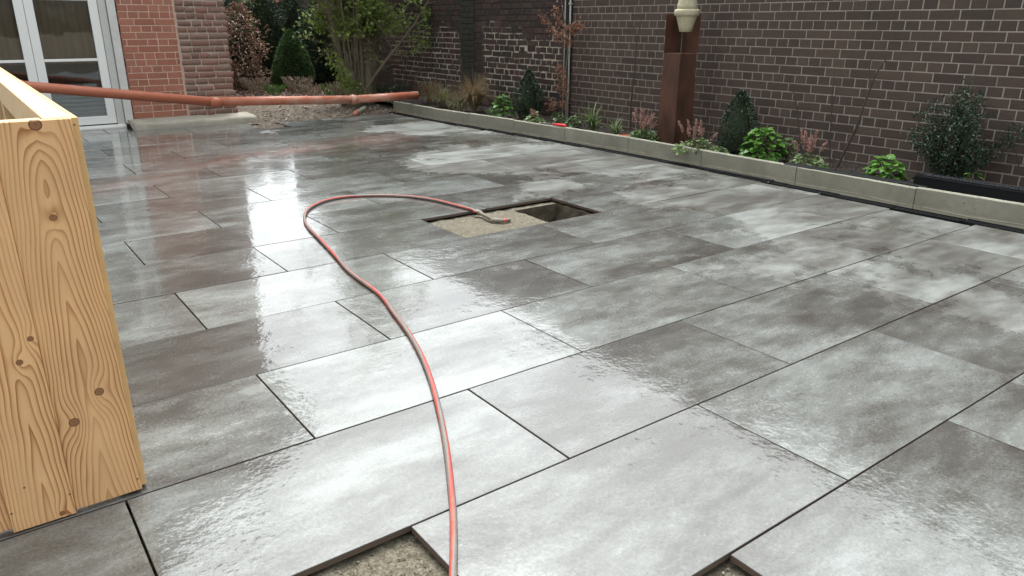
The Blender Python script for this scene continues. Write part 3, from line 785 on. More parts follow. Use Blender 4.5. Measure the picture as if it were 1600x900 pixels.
# spare channel lying on the bed, behind the kerb
sc_ = thing('drainage_channel', (5.1, .5, .12), 'spare black drainage channel with slotted grate lying on the bed by the kerb', 'drain')
b = MB(); xa, xb = 4.995, 5.135; z0, z1 = .128, .235; ya, yb = -.6, 1.17
b.box((xa, ya, z0), (xa + .012, yb, z1)); b.box((xb - .012, ya, z0), (xb, yb, z1)); b.box((xa + .012, ya, z0), (xb - .012, yb, z0 + .012))
b.box((xa - .006, ya, z1 - .012), (xa, yb, z1)); b.box((xa - .004, ya, z0 + .02), (xa, yb, z0 + .03)); b.box((xa + .012, yb - .012, z0 + .012), (xb - .012, yb, z1 - .01))
b.build('channel_body', M['plastic_black'], sc_)
g = MB(); zt = z1 + .002
g.box((xa + .013, ya, z1 - .004), (xa + .021, yb, z1 + .008)); g.box((xb - .021, ya, z1 - .004), (xb - .013, yb, z1 + .008)); g.box(((xa + xb) / 2 - .004, ya, z1 - .004), ((xa + xb) / 2 + .004, yb, z1 + .007))
g.build('grate_frame', M['plastic_black'], sc_)
slotm = MB().box((xa + .021, 0, z1 - .003), (xb - .021, .009, z1 + .0065)); me = mk('grate_bar', slotm.v, slotm.f); me.materials.append(simple('grate_plastic', (.06, .065, .075), .25, .1, spec=.8))
for y in np.arange(.08, 1.15, .022):
    under(link('grate_bar', me, None, None, (0, y, 0)), sc_)
g = MB()
for y in np.arange(-.6, .075, .022): g.box((xa + .021, y, z1 - .003), (xb - .021, y + .009, z1 + .0065))
g.build('grate', M['plastic_black'], sc_)
mb = MB(); V = []; Fc = []
ys = np.arange(1.05, 2.3, .03)
for y in ys:
    w = mnoise.noise(Vector((y * 6, 0, 9))) * .008
    for (d, z) in ((.004, .168), (.012, .173), (.05, .170), (.075, .176), (.1, .12), (.14, .105)): V.append((4.935 + d + w * (d > .02), y, z + w * .6 * (d > .02)))
for k in range(len(ys) - 1):
    for q in range(5): a = k * 6 + q; Fc.append((a, a + 1, a + 7, a + 6))
mb.add(V, Fc)
tag(mb.build('root_barrier', M['plastic_black'], smooth=True), 'crumpled black plastic membrane strip tucked behind the kerb beside the spare channel', 'plastic sheet')

stones('spilled_crumbs', 70, lambda r: (lambda y: (kx(y) - r.uniform(.0, .2), y, .004))(r.uniform(.3, 8.8)), .002, .008, M['stone'], 12)
stones('spilled_crumbs', 130, lambda r: (lambda a, q: (2.3 + math.cos(a) * (.7 + q), 2.7 + math.sin(a) * (.38 + q * .5), .002))(r.random() * 6.28, abs(r.gauss(0, .12))), .001, .004, M['sand'], 13)

# ------------------------------------------------------------------ timber cladding box
XB, YB, ZB = -.604, .612, 1.1
bx_ = thing('timber_frame', (-1.0, YB, 0), 'pale larch boarded timber frame standing open topped on the wet terrace', 'wooden box')
kz = lambda x, y, r, s: (at(x, y, Y=YB).x, at(x, y, Y=YB).z, r * 1.3, s)
b1 = larch('larch_board_one', -.69, 190, 8., [kz(55, 195, .0115, 3.2), kz(83, 340, .007, 2.0), kz(155, 612, .0095, 2.6), kz(116, 660, .0105, 2.6)])
b2 = larch('larch_board_two', -.84, 200, 5., [kz(30, 565, .0065, 1.8), kz(47, 528, .006, 1.6), kz(97, 800, .006, 1.4)], tone=1.04)
b3 = larch('larch_board_three', -1.0, 200, 5., [(-1.02, .7, .009, 2.5)], tone=.97)
spec = [(-.7785, -.604, .0, .012, .0, b1), (-.931, -.7788, -.007, .006, .0, b2), (-1.10, -.921, .004, .014, -.002, b3), (-1.26, -1.102, -.006, .012, 0, b1), (-1.42, -1.262, .002, .012, 0, b2), (-1.58, -1.422, -.006, .012, 0, b3)]
for (xa, xb, dy, z0, dz, mt) in spec:
    box('board', (xa, YB + dy, z0), (xb, YB + .02 + dy, ZB + dz - .002), mt, bx_, .0015)
rimm = larch('larch_rim', .9, 16, 2.5, [], False, 1.02)
rimtop = simple('sawn_larch', (.50, .37, .22), .75, .25, 22, 90, .004)
fr_ = MB().box((-.664, YB + .0215, ZB - .1), (-.606, 3.35, ZB), .002); fr_.build('top_rail', rimtop, bx_)
box('top_rail', (-1.62, YB + .022, ZB - .1), (-.666, YB + .078, ZB - .004), rimtop, bx_, .002)
box('top_rail', (-1.62, YB + .08, ZB - .1), (-1.562, 3.35, ZB), rimtop, bx_, .002)
box('top_rail', (-1.56, 3.292, ZB - .1), (-.666, 3.35, ZB - .002), rimtop, bx_, .002)
for (x, y) in ((-.664, YB + .1), (-.664, 1.28), (-.664, 2.3), (-.664, 3.22), (-1.62, YB + .1), (-1.62, 3.22), (-1.62, 1.9)):
    box('post', (x, y, .02), (x + .055, y + .07, ZB - .101), rimtop, bx_, .002)
box('bottom_rail', (-.664, YB + .022, .015), (-.606, YB + .098, .08), rimtop, bx_)
bxs = simple('larch_side', (.58, .38, .17), .5, .2, 7)
for k in range(16):
    y = YB + .022 + k * .171
    if y < 3.3: box('board', (XB - .0015, y, .012), (XB + .0165, y + .168, ZB - .003), bxs, bx_)
sm_ = simple('screw_head', (.12, .09, .06), .5, .1)
for (x, y, dy) in ((116, 195, 0), (215, 748, 0), (38, 762, -.008), (109, 772, -.008), (18, 803, -.008)):
    p = at(x, y, Y=YB + dy); MB().tube([(p.x, YB + dy + .001, p.z), (p.x, YB + dy - .0012, p.z)], .0028, 8).build('screw', sm_, bx_)

# ------------------------------------------------------------------ orange pipe across the back
pipe = thing('sewer_pipe', (2.2, 8.3, .35), 'long orange plastic sewer pipe propped across the far end of the terrace', 'pipe')
A_, B_, C_, D_ = Vector((-.35, 8.86, .64)), Vector((1.79, 8.62, .365)), Vector((3.72, 8.62, .30)), Vector((4.9, 8.62, .215))
def hit(px, py, y): return at(px, py, Y=y)
A_ = hit(20, 133.5, 8.6) ; A_ = A_ + (A_ - hit(200, 149, 8.6)) * .35
B_ = hit(330, 159, 8.6); C_ = hit(553, 155.5, 8.62); D_ = hit(652, 148.5, 8.64)
R_ = .058
MB().tube([A_, hit(60, 136.5, 8.6), B_ + (A_ - B_).normalized() * .02], R_, 20).build('pipe_length', M['orange'], pipe, True)
MB().tube([B_, C_ + (B_ - C_).normalized() * .01], R_ * .98, 20).build('pipe_length', M['orange'], pipe, True)
MB().tube([C_, D_], R_ * .97, 20).build('pipe_length', M['orange'], pipe, True)
dn = (B_ - A_).normalized()
MB().tube([B_ - dn * .02, B_ + dn * .12], R_ * 1.1, 20).build('socket', M['orange'], pipe, True)
dn = (C_ - B_).normalized()
MB().tube([C_ - dn * .05, C_ - dn * .03, C_ - dn * .02, C_ + dn * .0, C_ + dn * .01, C_ + dn * .04], [R_ * 1.1, R_ * 1.1, R_ * 1.2, R_ * 1.2, R_ * 1.08, R_ * 1.08], 20).build('socket', M['orange'], pipe, True)
q = hit(38, 134.6, 8.6); dn = (q - B_).normalized()
MB().tube([q, q + dn * .03, q + dn * .04, q + dn * .12], [R_ * 1.06, R_ * 1.16, R_ * 1.16, R_ * 1.04], 20).build('socket', M['orange'], pipe, True)
# trestle that carries its near end, behind the timber frame
tr = thing('trestle', (-.3, 8.6, 0), 'rough timber trestle under the hidden end of the orange pipe', 'trestle')
for sx in (-.25, .25): MB().tube([(-.35, 8.6 + sx, 0), (-.35, 8.6 + sx * .25, A_.z - .1)], .025, 4).build('leg', rimtop, tr)
zt_ = (A_ + (B_ - A_) * ((-.35 - A_.x) / (B_.x - A_.x))).z - R_
box('crossbar', (-.39, 8.4, zt_ - .06), (-.31, 8.8, zt_), rimtop, tr)

# short pipe stub on the rubble
a = at(555, 177.5, Z=.035); b_ = at(571, 168.5, Z=.055)
st = thing('pipe_offcut', a, 'short mortar-smeared pipe offcut with orange end lying on the rubble', 'pipe offcut')
MB().tube([a + (b_ - a) * .15, a + (b_ - a) * .8, b_], [.036, .036, .036], 14).build('sleeve', M['concrete'], st, True)
MB().tube([a - (b_ - a) * .06, a + (b_ - a) * .14], [.034, .038], 14).build('pipe_end', M['orange'], st, True)

# ------------------------------------------------------------------ hose and spray lance
hp = [(708, 1010), (708, 900), (709, 850), (708, 800), (704, 755), (699, 710), (692, 668), (684, 632), (672, 590), (657, 553), (638, 520), (616, 490), (597, 464), (577, 448), (556, 433), (541, 420), (526, 402), (512, 387), (497, 371), (484, 358), (477, 347), (476, 337), (481, 328), (493, 320), (512, 313), (540, 308), (575, 306), (610, 306), (645, 308), (680, 313), (712, 321), (735, 327), (748, 331)]
hw = [at(x, y, Z=.011) for x, y in hp]
def spline(P, m):
    out = []
    for i in range(len(P) - 1):
        p0, p1, p2, p3 = P[max(i - 1, 0)], P[i], P[i + 1], P[min(i + 2, len(P) - 1)]
        for k in range(m):
            t = k / m; out.append(.5 * ((2 * p1) + (p2 - p0) * t + (2 * p0 - 5 * p1 + 4 * p2 - p3) * t * t + (3 * p1 - p0 - 3 * p2 + p3) * t ** 3))
    return out + [P[-1]]
hs_ = spline(hw, 8)
for p in hs_: # the end dips over the edge of the missing slab
    p.z = .0125 if p.y > -1e9 and not (1.72 < p.x < 2.9 and 2.42 < p.y < 2.97) else .006
def hose_mesh():
    P = hs_; n = 20; V = []; Fc = []; uv = []
    up = Vector((0, 0, 1)); L = 0; R = .0108
    for i, p in enumerate(P):
        t = (P[min(i + 1, len(P) - 1)] - P[max(i - 1, 0)]).normalized(); a = t.cross(up).normalized(); b = a.cross(t)
        if i: L += (p - P[i - 1]).length
        for k in range(n + 1):
            th = 2 * math.pi * k / n; V.append(p + (a * math.cos(th) + b * math.sin(th)) * R); uv.append((k / n, L))
    for i in range(len(P) - 1):
        for k in range(n): q = i * (n + 1) + k; Fc.append((q, q + 1, q + n + 2, q + n + 1))
    me = mk('hose', V, Fc, True); l = me.uv_layers.new(name='UVMap')
    for lp in me.loops: l.data[lp.index].uv = uv[lp.vertex_index]
    me.flip_normals() if me.polygons[3].normal.z < -.5 and False else None
    return me
def hose_mat():
    t = NT('striped_hose'); u = t.n('ShaderNodeUVMap'); uu, vv = t.sep(u.outputs[0])[:2]
    tw = t.ma('ADD', uu, t.ma('MULTIPLY_ADD', t.noise(t.comb(vv, 0., 0.), 1.1, 2), .9, -.2))
    s = t.ma('PINGPONG', t.ma('MULTIPLY', t.ma('ADD', tw, t.ma('MULTIPLY', vv, .5)), 1.), .25)
    red = t.sm(s, .115, .125)
    w = t.ma('FRACT', t.ma('ADD', t.ma('MULTIPLY', vv, 210.), t.ma('MULTIPLY', uu, 9.)))
    w2 = t.ma('FRACT', t.ma('SUBTRACT', t.ma('MULTIPLY', vv, 210.), t.ma('MULTIPLY', uu, 9.)))
    mesh = t.ma('MAXIMUM', t.sm(w, .7, .85), t.sm(w2, .7, .85))
    grey = t.mix(mesh, (.085, .075, .065), (.2, .19, .175))
    rc = t.mix(t.ma('MULTIPLY', mesh, .35), (.30, .045, .036), (.36, .12, .10))
    c = t.mix(red, grey, rc)
    c = t.mix(t.ma('MULTIPLY', t.sm(t.noise(t.pos, 20, 4), .5, .75), .35), c, (.2, .16, .12))
    return t.set(Base_Color=c, Roughness=.5, Specular_IOR_Level=.3)
ho = link('garden_hose', hose_mesh(), hose_mat()); tag(ho, 'red and grey striped garden hose looping across the wet paving slabs', 'hose')
g0, g1, g2, g3 = at(744, 329.5, Z=.004), at(771, 344, Z=-.012), at(783, 345, Z=-.012), at(797, 343.5, Z=-.016)
gun = thing('spray_nozzle', g0, 'dirty hose spray nozzle with bent grip lying in the missing slab gap', 'hose nozzle')
dirty = simple('mortar_smeared_plastic', (.17, .15, .12), .7, .55, 60, 150, .003)
MB().tube([g0 + Vector((0, 0, .004)), g0 + (g1 - g0) * .12, g0 + (g1 - g0) * .16, g0 + (g1 - g0) * .26, g0 + (g1 - g0) * .3, g1], [.013, .016, .019, .019, .014, .0135], 12).build('coupling', dirty, gun, True)
MB().tube([g1 - (g2 - g1) * .3, g1, g2, g2 + (g3 - g2) * .2], [.012, .017, .0165, .014], 12).build('nozzle_body', dirty, gun, True)
MB().tube([g2 + (g3 - g2) * .2, g2 + (g3 - g2) * .55], [.0145, .0145], 12).build('red_ring', simple('faded_red_plastic', (.42, .1, .08), .5), gun, True)
MB().tube([g2 + (g3 - g2) * .55, g3], [.014, .013], 12).build('nozzle_head', dirty, gun, True)

# screwdriver on the kerb, terracotta shard
a, b_ = at(845, 194.3, Z=.162), at(885, 196.5, Z=.168)
a = Vector((kx(5.6) + .025, ypos(846, kx(5.6) + .025, .175), .174)); b_ = Vector((kx(5.2) + .022, ypos(885, kx(5.2) + .022, .175), .184))
sd_ = thing('screwdriver', b_, 'red handled screwdriver lying on top of the kerb', 'screwdriver')
m1 = a + (b_ - a) * .48
MB().tube([a, m1], .0045, 8).build('shaft', M['steel'], sd_)
MB().tube([m1, m1 + (b_ - m1) * .12, m1 + (b_ - m1) * .3, m1 + (b_ - m1) * .8, b_], [.009, .013, .016, .017, .011], 10).build('handle', M['red_plastic'], sd_, True)
p = Vector((5.07, ypos(974, 5.07, .13), .12))
tp = MB(); V = []
tp.lathe(p, [(.055, -.03), (.06, .02), (.068, .024), (.068, .045), (.055, .047), (.05, .02), (.02, .01)], 18)
tag(tp.build('terracotta_pot', M['terracotta'], smooth=False), 'small terracotta pot rim sunk in the bed left of the rusty steel pedestal', 'flower pot')

# ------------------------------------------------------------------ rusted steel pedestal with stone vessel
cxp = Vector((5.3, ypos(1053, 5.3), 0))
ped = thing('steel_pedestal', (5.42, cxp.y + .03, .05), 'square rusty steel pedestal standing corner-on in the bed', 'pedestal')
ztop = at(1062, 84, X=5.3).z
def colm(front, s, z0, z1, ang, taper=1.0):
    """square column whose front corner is at `front`"""
    d1 = Vector((math.cos(ang), math.sin(ang), 0)); d2 = Vector((-math.sin(ang), math.cos(ang), 0))
    c = [front, front + d1 * s, front + d1 * s + d2 * s, front + d2 * s]
    V = [(p.x, p.y, z0) for p in c]; ctr = sum(c, Vector()) / 4
    V += [((p.x - ctr.x) * taper + ctr.x, (p.y - ctr.y) * taper + ctr.y, z1) for p in c]
    return V, [(3, 2, 1, 0), (4, 5, 6, 7), (0, 1, 5, 4), (1, 2, 6, 5), (2, 3, 7, 6), (3, 0, 4, 7)]
vd = math.atan2(cxp.y - CAM.y, cxp.x - CAM.x)
ang = vd - math.radians(45)
V, Fc = colm(cxp - Vector((.008, 0, 0)), .268, .04, ztop, ang, .91)
me_ = mk('steel_column', V, Fc)
o = link('steel_column', me_, M['corten'], ped)
bv = o.modifiers.new('b', 'BEVEL'); bv.width = .005; bv.segments = 2
# folded back plate standing on the column
d1 = Vector((math.cos(ang), math.sin(ang), 0)); d2 = Vector((-math.sin(ang), math.cos(ang), 0))
s = .243; back = cxp + (d1 + d2) * s; th = .006
bp = MB()
p1 = cxp + d1 * s; p2 = cxp + d2 * s; q1 = cxp + d1 * .012; 
def plate(a, b, z0, z1):
    n = Vector((-(b - a).y, (b - a).x, 0)).normalized() * th
    V = [(a.x, a.y, z0), (b.x, b.y, z0), (b.x + n.x, b.y + n.y, z0), (a.x + n.x, a.y + n.y, z0)]; V += [(x, y, z1) for x, y, _ in V]
    bp.add(V, [(3, 2, 1, 0), (4, 5, 6, 7), (0, 1, 5, 4), (1, 2, 6, 5), (2, 3, 7, 6), (3, 0, 4, 7)])
zb1 = at(1050, 22, X=5.45).z
plate(p2, back - d1 * .001, ztop + .001, zb1); plate(back, p1, ztop + .001, zb1 + .0)
bp.build('back_plate', M['corten'], ped)
cc = cxp + (d1 + d2) * s * .33
zv0 = None
d = Vector((cc.x, cc.y, 1)) - CAM
zv0 = at(1068, 50, X=cc.x).z; zv1 = at(1068, 25, X=cc.x).z; zv2 = at(1068, 18, X=cc.x).z
MB().tube([(cc.x, cc.y, ztop), (cc.x, cc.y, zv0 + .01)], .005, 8).build('rod', M['steel'], ped)
cc = Vector((cc.x, ypos(1071, cc.x, zv0), 0))
va = thing('stone_vessel', (cc.x, cc.y, zv0), 'lichened stone vessel like two stacked pots held above the steel pedestal', 'sculpture')
h1 = zv1 - zv0
MB().lathe((cc.x, cc.y, zv0), [(.05, 0), (.062, .004), (.075, h1 * .35), (.092, h1 * .72), (.105, h1 * .97), (.106, h1)], 28).build('lower_pot', M['potstone'], va, True)
MB().lathe((cc.x, cc.y, zv0), [(.1, h1 * .98), (.117, h1), (.125, h1 + .012), (.126, h1 + .05), (.118, h1 + .063), (.1, h1 + .066)], 28).build('rim', M['potstone'], va, True)
MB().lathe((cc.x, cc.y, zv0), [(.108, h1 + .06), (.1, h1 + .1), (.088, h1 + .17), (.076, h1 + .24), (.066, h1 + .27), (.05, h1 + .275)], 28).build('upper_pot', M['potstone'], va, True)


# ------------------------------------------------------------------ planting
G_bright = leafmat('hydrangea_leaf', [(.05, .135, .018), (.075, .185, .026), (.10, .23, .036), (.06, .155, .022)], .4)
G_mid = leafmat('mid_green_leaf', [(.05, .10, .025), (.08, .15, .04), (.10, .17, .05), (.04, .08, .02)])
G_pale = leafmat('pale_green_leaf', [(.12, .20, .06), (.17, .24, .09), (.09, .16, .05), (.2, .24, .13)])
G_dark = leafmat('glossy_dark_leaf', [(.014, .034, .017), (.022, .048, .022), (.03, .062, .028), (.018, .038, .019)], .42, .1)
G_laurel = leafmat('laurel_leaf', [(.03, .06, .025), (.05, .09, .035), (.08, .13, .06), (.13, .18, .10)], .35, .15)
G_grey = leafmat('dusty_dark_leaf', [(.02, .036, .02), (.035, .055, .028), (.05, .07, .04), (.025, .04, .02)], .5, .1)
G_conif = leafmat('conifer_spray', [(.022, .042, .02), (.034, .06, .028), (.05, .08, .036)], .6, .1)
G_spruce = leafmat('bright_spruce_needle', [(.05, .10, .035), (.07, .13, .042), (.09, .165, .055)], .6, .1)
G_hazel = leafmat('hazel_leaf', [(.11, .165, .03), (.15, .215, .04), (.19, .27, .058), (.125, .17, .042)], .5, .4)
G_brown = leafmat('dry_beech_leaf', [(.20, .085, .05), (.28, .13, .08), (.34, .19, .12), (.15, .06, .04)], .6, .3)
G_copper = leafmat('copper_leaf', [(.15, .075, .05), (.22, .12, .08), (.28, .18, .12), (.09, .055, .04)], .5, .2)
G_strap = leafmat('strap_leaf', [(.08, .12, .035), (.11, .16, .05), (.06, .09, .03)], .45, .2)
G_bronze = leafmat('bronze_sedge', [(.20, .13, .06), (.27, .18, .09), (.15, .10, .045), (.22, .18, .09)], .6, .2)
G_olive = leafmat('olive_sedge', [(.14, .13, .055), (.19, .17, .075), (.10, .10, .04)], .6, .2)
G_pink = leafmat('pink_floret', [(.36, .2, .175), (.46, .28, .24), (.3, .15, .13), (.42, .27, .22)], .6, .3)
G_heath = leafmat('heather_tip', [(.22, .17, .13), (.30, .22, .18), (.14, .13, .07), (.36, .28, .23)], .7, .1)
stemm = simple('green_brown_stem', (.09, .08, .04), .7)
twigm = simple('bare_twig', (.045, .033, .027), .7, .3)
BZ = .1

def plant(name, x, y, label, cat='plant', z=BZ, group=None): return thing(name, (x, y, z), label, cat, group)

def ovate_mesh(name, L, Wd, mat, droop=.25, cup=.12):
    """one broad leaf with a midrib and drooping tip"""
    V = []; Fc = []; n = 5; wid = [.2, .85, 1.0, .92, .62, .12]
    for i in range(n + 1):
        u = i / n; x = u * L; z = -droop * L * u * u + .04 * L
        w = Wd * .5 * wid[i]
        V += [(x, -w, z + cup * w * 2 * (.6 if i % 2 else 1)), (x, 0, z), (x, w, z + cup * w * 2 * (1 if i % 2 else .6))]
    for i in range(n):
        a = i * 3; Fc += [(a, a + 3, a + 4, a + 1), (a + 1, a + 4, a + 5, a + 2)]
    me = mk(name, V, Fc, True); me.materials.append(mat); return me
def leafy_mound(x, y, R, H, nl, L, label, seed, mat=G_bright, z=BZ, group=None):
    r = random.Random(seed); root = plant('leafy_plant', x, y, label, 'plant', z, group)
    protos = [ovate_mesh('leaf', L * k, L * k * .82, mat, dr) for k, dr in ((1, .12), (.85, .25), (1.1, .2), (.7, .08))]
    sb = MB(); ns = max(3, nl // 7)
    for i in range(ns):
        a = r.random() * 6.28; q = math.sqrt(r.random()) * R * .75
        sb.tube([(x, y, z - .01), (x + q * .4 * math.cos(a), y + q * .4 * math.sin(a), z + H * .5), (x + q * math.cos(a), y + q * math.sin(a), z + H * r.uniform(.7, .95))], [.004, .003, .002], 5)
    sb.build('stem', stemm, root)
    for i in range(nl):
        a = i * 2.399 + r.uniform(-.3, .3); u = (i + .5) / nl
        el = math.asin(max(-.1, 1 - u * 1.12)) # from the top down to the rim
        rr = R * math.cos(el) * r.uniform(.72, 1.0); hh = H * (.2 + .8 * max(0, math.sin(el))) * r.uniform(.86, 1.04)
        o = link('leaf', protos[r.randrange(4)], None, None, (x + rr * .8 * math.cos(a) - .02 * math.cos(a), y + rr * .8 * math.sin(a) - .02 * math.sin(a), z + hh * .97))
        o.rotation_euler = (r.uniform(-.3, .3), -r.uniform(-.05, .5) * math.sin(el) + .35 * (1 - math.sin(el)) + r.uniform(-.25, .25), a + r.uniform(-.45, .45))
        k = r.uniform(.75, 1.15); o.scale = (k, k, k); under(o, root)
    return root

def cloud_leaves(name, pts, L, Wd, mat, root, rg, up=.3, out=None):
    n = len(pts); D = rnd_dirs(rg, n, up)
    if out is not None: D = D * .8 + out; 
    return leaves(name, pts, D, rnd_dirs(rg, n, 1.2), L * rg.uniform(.7, 1.25, n), Wd * rg.uniform(.7, 1.2, n), mat, root)

def cone_shrub(name, x, y, H, R, n, L, mat, label, seed, z=BZ, prof=None, inner=True, cat='shrub', lump=.12, group=None):
    rg = np.random.default_rng(seed); root = plant(name, x, y, label, cat, z, group)
    prof = prof or (lambda t: (1 - t) ** .75 * (1 if t > .12 else .75 + 2 * t))
    t = rg.random(n) ** 1.25; a = rg.random(n) * 2 * np.pi
    pr_ = np.array([prof(v) for v in t])
    lum = 1 + lump * np.array([mnoise.noise(Vector((math.cos(b) * 2.2 + seed, math.sin(b) * 2.2, v * H * 5))) * 2 for b, v in zip(a, t)])
    rad = R * pr_ * lum * (1 - .35 * rg.random(n) ** 2.2)
    P = np.stack([x + rad * np.cos(a), y + rad * np.sin(a), z + t * H], 1)
    out = np.stack([np.cos(a), np.sin(a), np.full(n, .35)], 1)
    cloud_leaves('foliage', P, L, L * .5, mat, root, rg, .2, out)
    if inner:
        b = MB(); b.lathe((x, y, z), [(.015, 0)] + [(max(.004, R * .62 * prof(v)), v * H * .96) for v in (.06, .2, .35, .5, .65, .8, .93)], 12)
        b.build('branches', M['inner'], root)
    MB().tube([(x, y, z - .03), (x, y, z + H * .3)], .02, 6).build('trunk', M['bark_dark'], root)
    return root
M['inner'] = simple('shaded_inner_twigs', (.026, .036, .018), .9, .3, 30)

def blades(name, x, y, n, L, mat, root, seed, spread=1.0, w=.006, z=BZ, wild=.2):
    r = random.Random(seed); V = []; Fc = []
    for i in range(n):
        a = r.random() * 6.283; ln = L * r.uniform(.55, 1.1); lean = r.uniform(.1, 1) ** .8 * spread; sx, sy = r.uniform(-.02, .02), r.uniform(-.02, .02)
        px_, py_, pz = x + sx, y + sy, z; th = 1.45 - lean * .25; ns = 6; base = len(V); wv = w * r.uniform(.7, 1.2)
        ca, sa = math.cos(a), math.sin(a); tw = r.uniform(-wild, wild)
        for k in range(ns + 1):
            ww = wv * (1 - (k / ns) ** 2) * .5 + .0004
            V += [(px_ - sa * ww, py_ + ca * ww, pz), (px_ + sa * ww, py_ - ca * ww, pz)]
            ds = ln / ns; px_ += ca * math.cos(th) * ds; py_ += sa * math.cos(th) * ds; pz = max(pz + math.sin(th) * ds, z + .004)
            th -= lean * .42 * (1 + k * .12); ca, sa = math.cos(a + tw * k * .3), math.sin(a + tw * k * .3)
        for k in range(ns): q = base + 2 * k; Fc.append((q, q + 1, q + 3, q + 2))
    return link(name, mk(name, V, Fc), mat, root)

def tiarella(x, y, H, R, nsp, seed, label, leafy=G_pale, nb=150, group=None):
    r = random.Random(seed); rg = np.random.default_rng(seed); root = plant('foam_flower', x, y, label, 'plant', BZ, group)
    sb = MB(); a = rg.random(nb) * 6.28; q = np.sqrt(rg.random(nb)) * R; h = rg.uniform(.02, .15, nb) * (1.25 - q / R)
    P = np.stack([x + q * np.cos(a), y + q * np.sin(a), BZ + h], 1)
    D = np.stack([np.cos(a), np.sin(a), rg.uniform(-.2, .5, nb)], 1)
    leaves('foliage', P, D, rnd_dirs(rg, nb, 2.5), .042 * rg.uniform(.7, 1.2, nb), .04 * rg.uniform(.7, 1.2, nb), leafy, root, .15)
    for i in range(nb // 2): sb.tube([(x, y, BZ - .01), tuple(P[i])], .0015, 4)
    for i in range(nsp):
        aa = r.random() * 6.28; le = r.uniform(.1, 1) * R * 1.0; hh = H * r.uniform(.6, 1.0)
        tip = Vector((x + le * math.cos(aa), y + le * math.sin(aa), BZ + hh)); base = Vector((x + le * .3 * math.cos(aa), y + le * .3 * math.sin(aa), BZ)); mid = (base + tip) / 2 + Vector((0, 0, .02))
        st_ = MB().tube([base, mid, tip], .0015, 4).build('flower_stem', stemm, root)
        m_ = 75; t = rg.random(m_) ** .8; ax = (tip - mid); wdt = .017 * (1 - t * .75)
        PP = np.array([[*(mid + ax * (.25 + float(tt) * .8))] for tt in t]) + rg.normal(size=(m_, 3)) * wdt[:, None] * .55
        leaves('flower_spike', PP, rnd_dirs(rg, m_, .2), rnd_dirs(rg, m_, .5),   .0125, .011, G_pink, root)
    sb.build('leaf_stalk', stemm, root)
    return root

def twig(name, pts, r0, mat, root, r1=None, n=5): return MB().tube(pts, np.linspace(r0, r1 or r0 * .3, len(pts)), n).build(name, mat, root)

# --- bed, from far to near
bY = lambda px, X, z=.1: ypos(px, X, z)
def sedge(px, X, n, L, mat, label, seed, spread=1.0, w=.0065):
    y = bY(px, X); root = plant('sedge_tuft', X, y, label, 'grass tuft', group='sedge tufts at the far end of the bed')
    blades('blade', X, y, n, L, mat, root, seed, spread, w)['kind'] = 'stuff'; return root
sedge(672, 5.45, 380, .46, G_bronze, 'small brownish sedge tuft farthest along the bed by the pipe end', 31, .9)
sedge(692, 5.3, 380, .42, G_olive, 'olive green sedge tuft second from the far end of the kerb', 32, 1.0)
sedge(720, 5.2, 300, .36, G_olive, 'low greenish sedge tuft between the olive and the tall bronze one', 33, 1.1)
sedge(742, 5.35, 520, .62, G_bronze, 'tallest bronze sedge tuft arching beside the bright green plant', 34, .8)
y = bY(786, 5.28); leafy_mound(5.28, y, .19, .30, 110, .07, 'bright green leafy plant between the bronze sedge and dark holly', 35)
y = bY(764, 5.2); rt = plant('strap_plant', 5.15, bY(764, 5.15), 'small tuft of grassy green leaves in front of the far bright plant'); blades('blade', 5.15, bY(764, 5.15), 26, .16, G_strap, rt, 36, .7, .008)['kind'] = 'stuff'
cone_shrub('holly', 5.55, bY(826, 5.55), .62, .17, 1500, .035, G_dark, 'small upright dark holly against the old sooty wall', 37, prof=lambda t: (1 - t ** 3) * (.7 + .5 * math.sin(t * 3.1)))
tiarella(5.15, bY(834, 5.15), .20, .12, 4, 38, 'variegated pale green low plant below the upright holly', G_pale, 90)
leafy_mound(5.3, bY(872, 5.3), .13, .17, 40, .05, 'low mid green plant under the brown leaved beech', 39, G_mid)
for k, (px, X, lab) in enumerate(((925, 5.25, 'large green strappy daylily tuft right of the conduits'), (961, 5.15, 'smaller strappy daylily tuft left of the terracotta pot'))):
    yy = bY(px, X); rt = plant('daylily', X, yy, lab, group='daylily tufts in the bed')
    blades('blade', X, yy, 55 if k == 0 else 34, .42 if k == 0 else .28, G_strap, rt, 40 + k, .75, .017)['kind'] = 'stuff'
rt = plant('ground_plant', 5.5, bY(930, 5.55), 'low mixed greenery at the wall foot behind the large daylily'); blades('blade', 5.5, bY(930, 5.55), 90, .2, G_mid, rt, 43, .9, .01)['kind'] = 'stuff'
tiarella(5.2, bY(1003, 5.2), .36, .17, 24, 44, 'dense pink flowering plant just left of the rusty pedestal', G_mid, 210, 'pink foam flowers')
tiarella(5.1, bY(1088, 5.1), .34, .22, 11, 45, 'open pink flowering plant in front of the rusty pedestal', G_pale, 190, 'pink foam flowers')
cone_shrub('holly', 5.42, bY(1150, 5.42), .60, .195, 2600, .026, G_dark, 'dense dark conical holly right of the rusty pedestal', 46, prof=lambda t: (1 - t ** 2.2) ** .8 * (.8 + .25 * math.sin(t * 3)) + .02)
leafy_mound(5.28, bY(1190, 5.28), .245, .30, 210, .078, 'largest bright green leafy plant between conical holly and pink flowers', 47)
tiarella(5.22, bY(1262, 5.22), .34, .15, 15, 48, 'pink flowering plant right of the largest bright green plant', G_pale, 160, 'pink foam flowers')
leafy_mound(5.30, bY(1382, 5.30), .185, .185, 105, .078, 'low bright green leafy plant between bare twigs and dark bush', 49)
leafy_mound(5.32, bY(1516, 5.32), .09, .14, 9, .07, 'tiny bright green seedling peeping over the spare channel', 50, G_bright, .13)

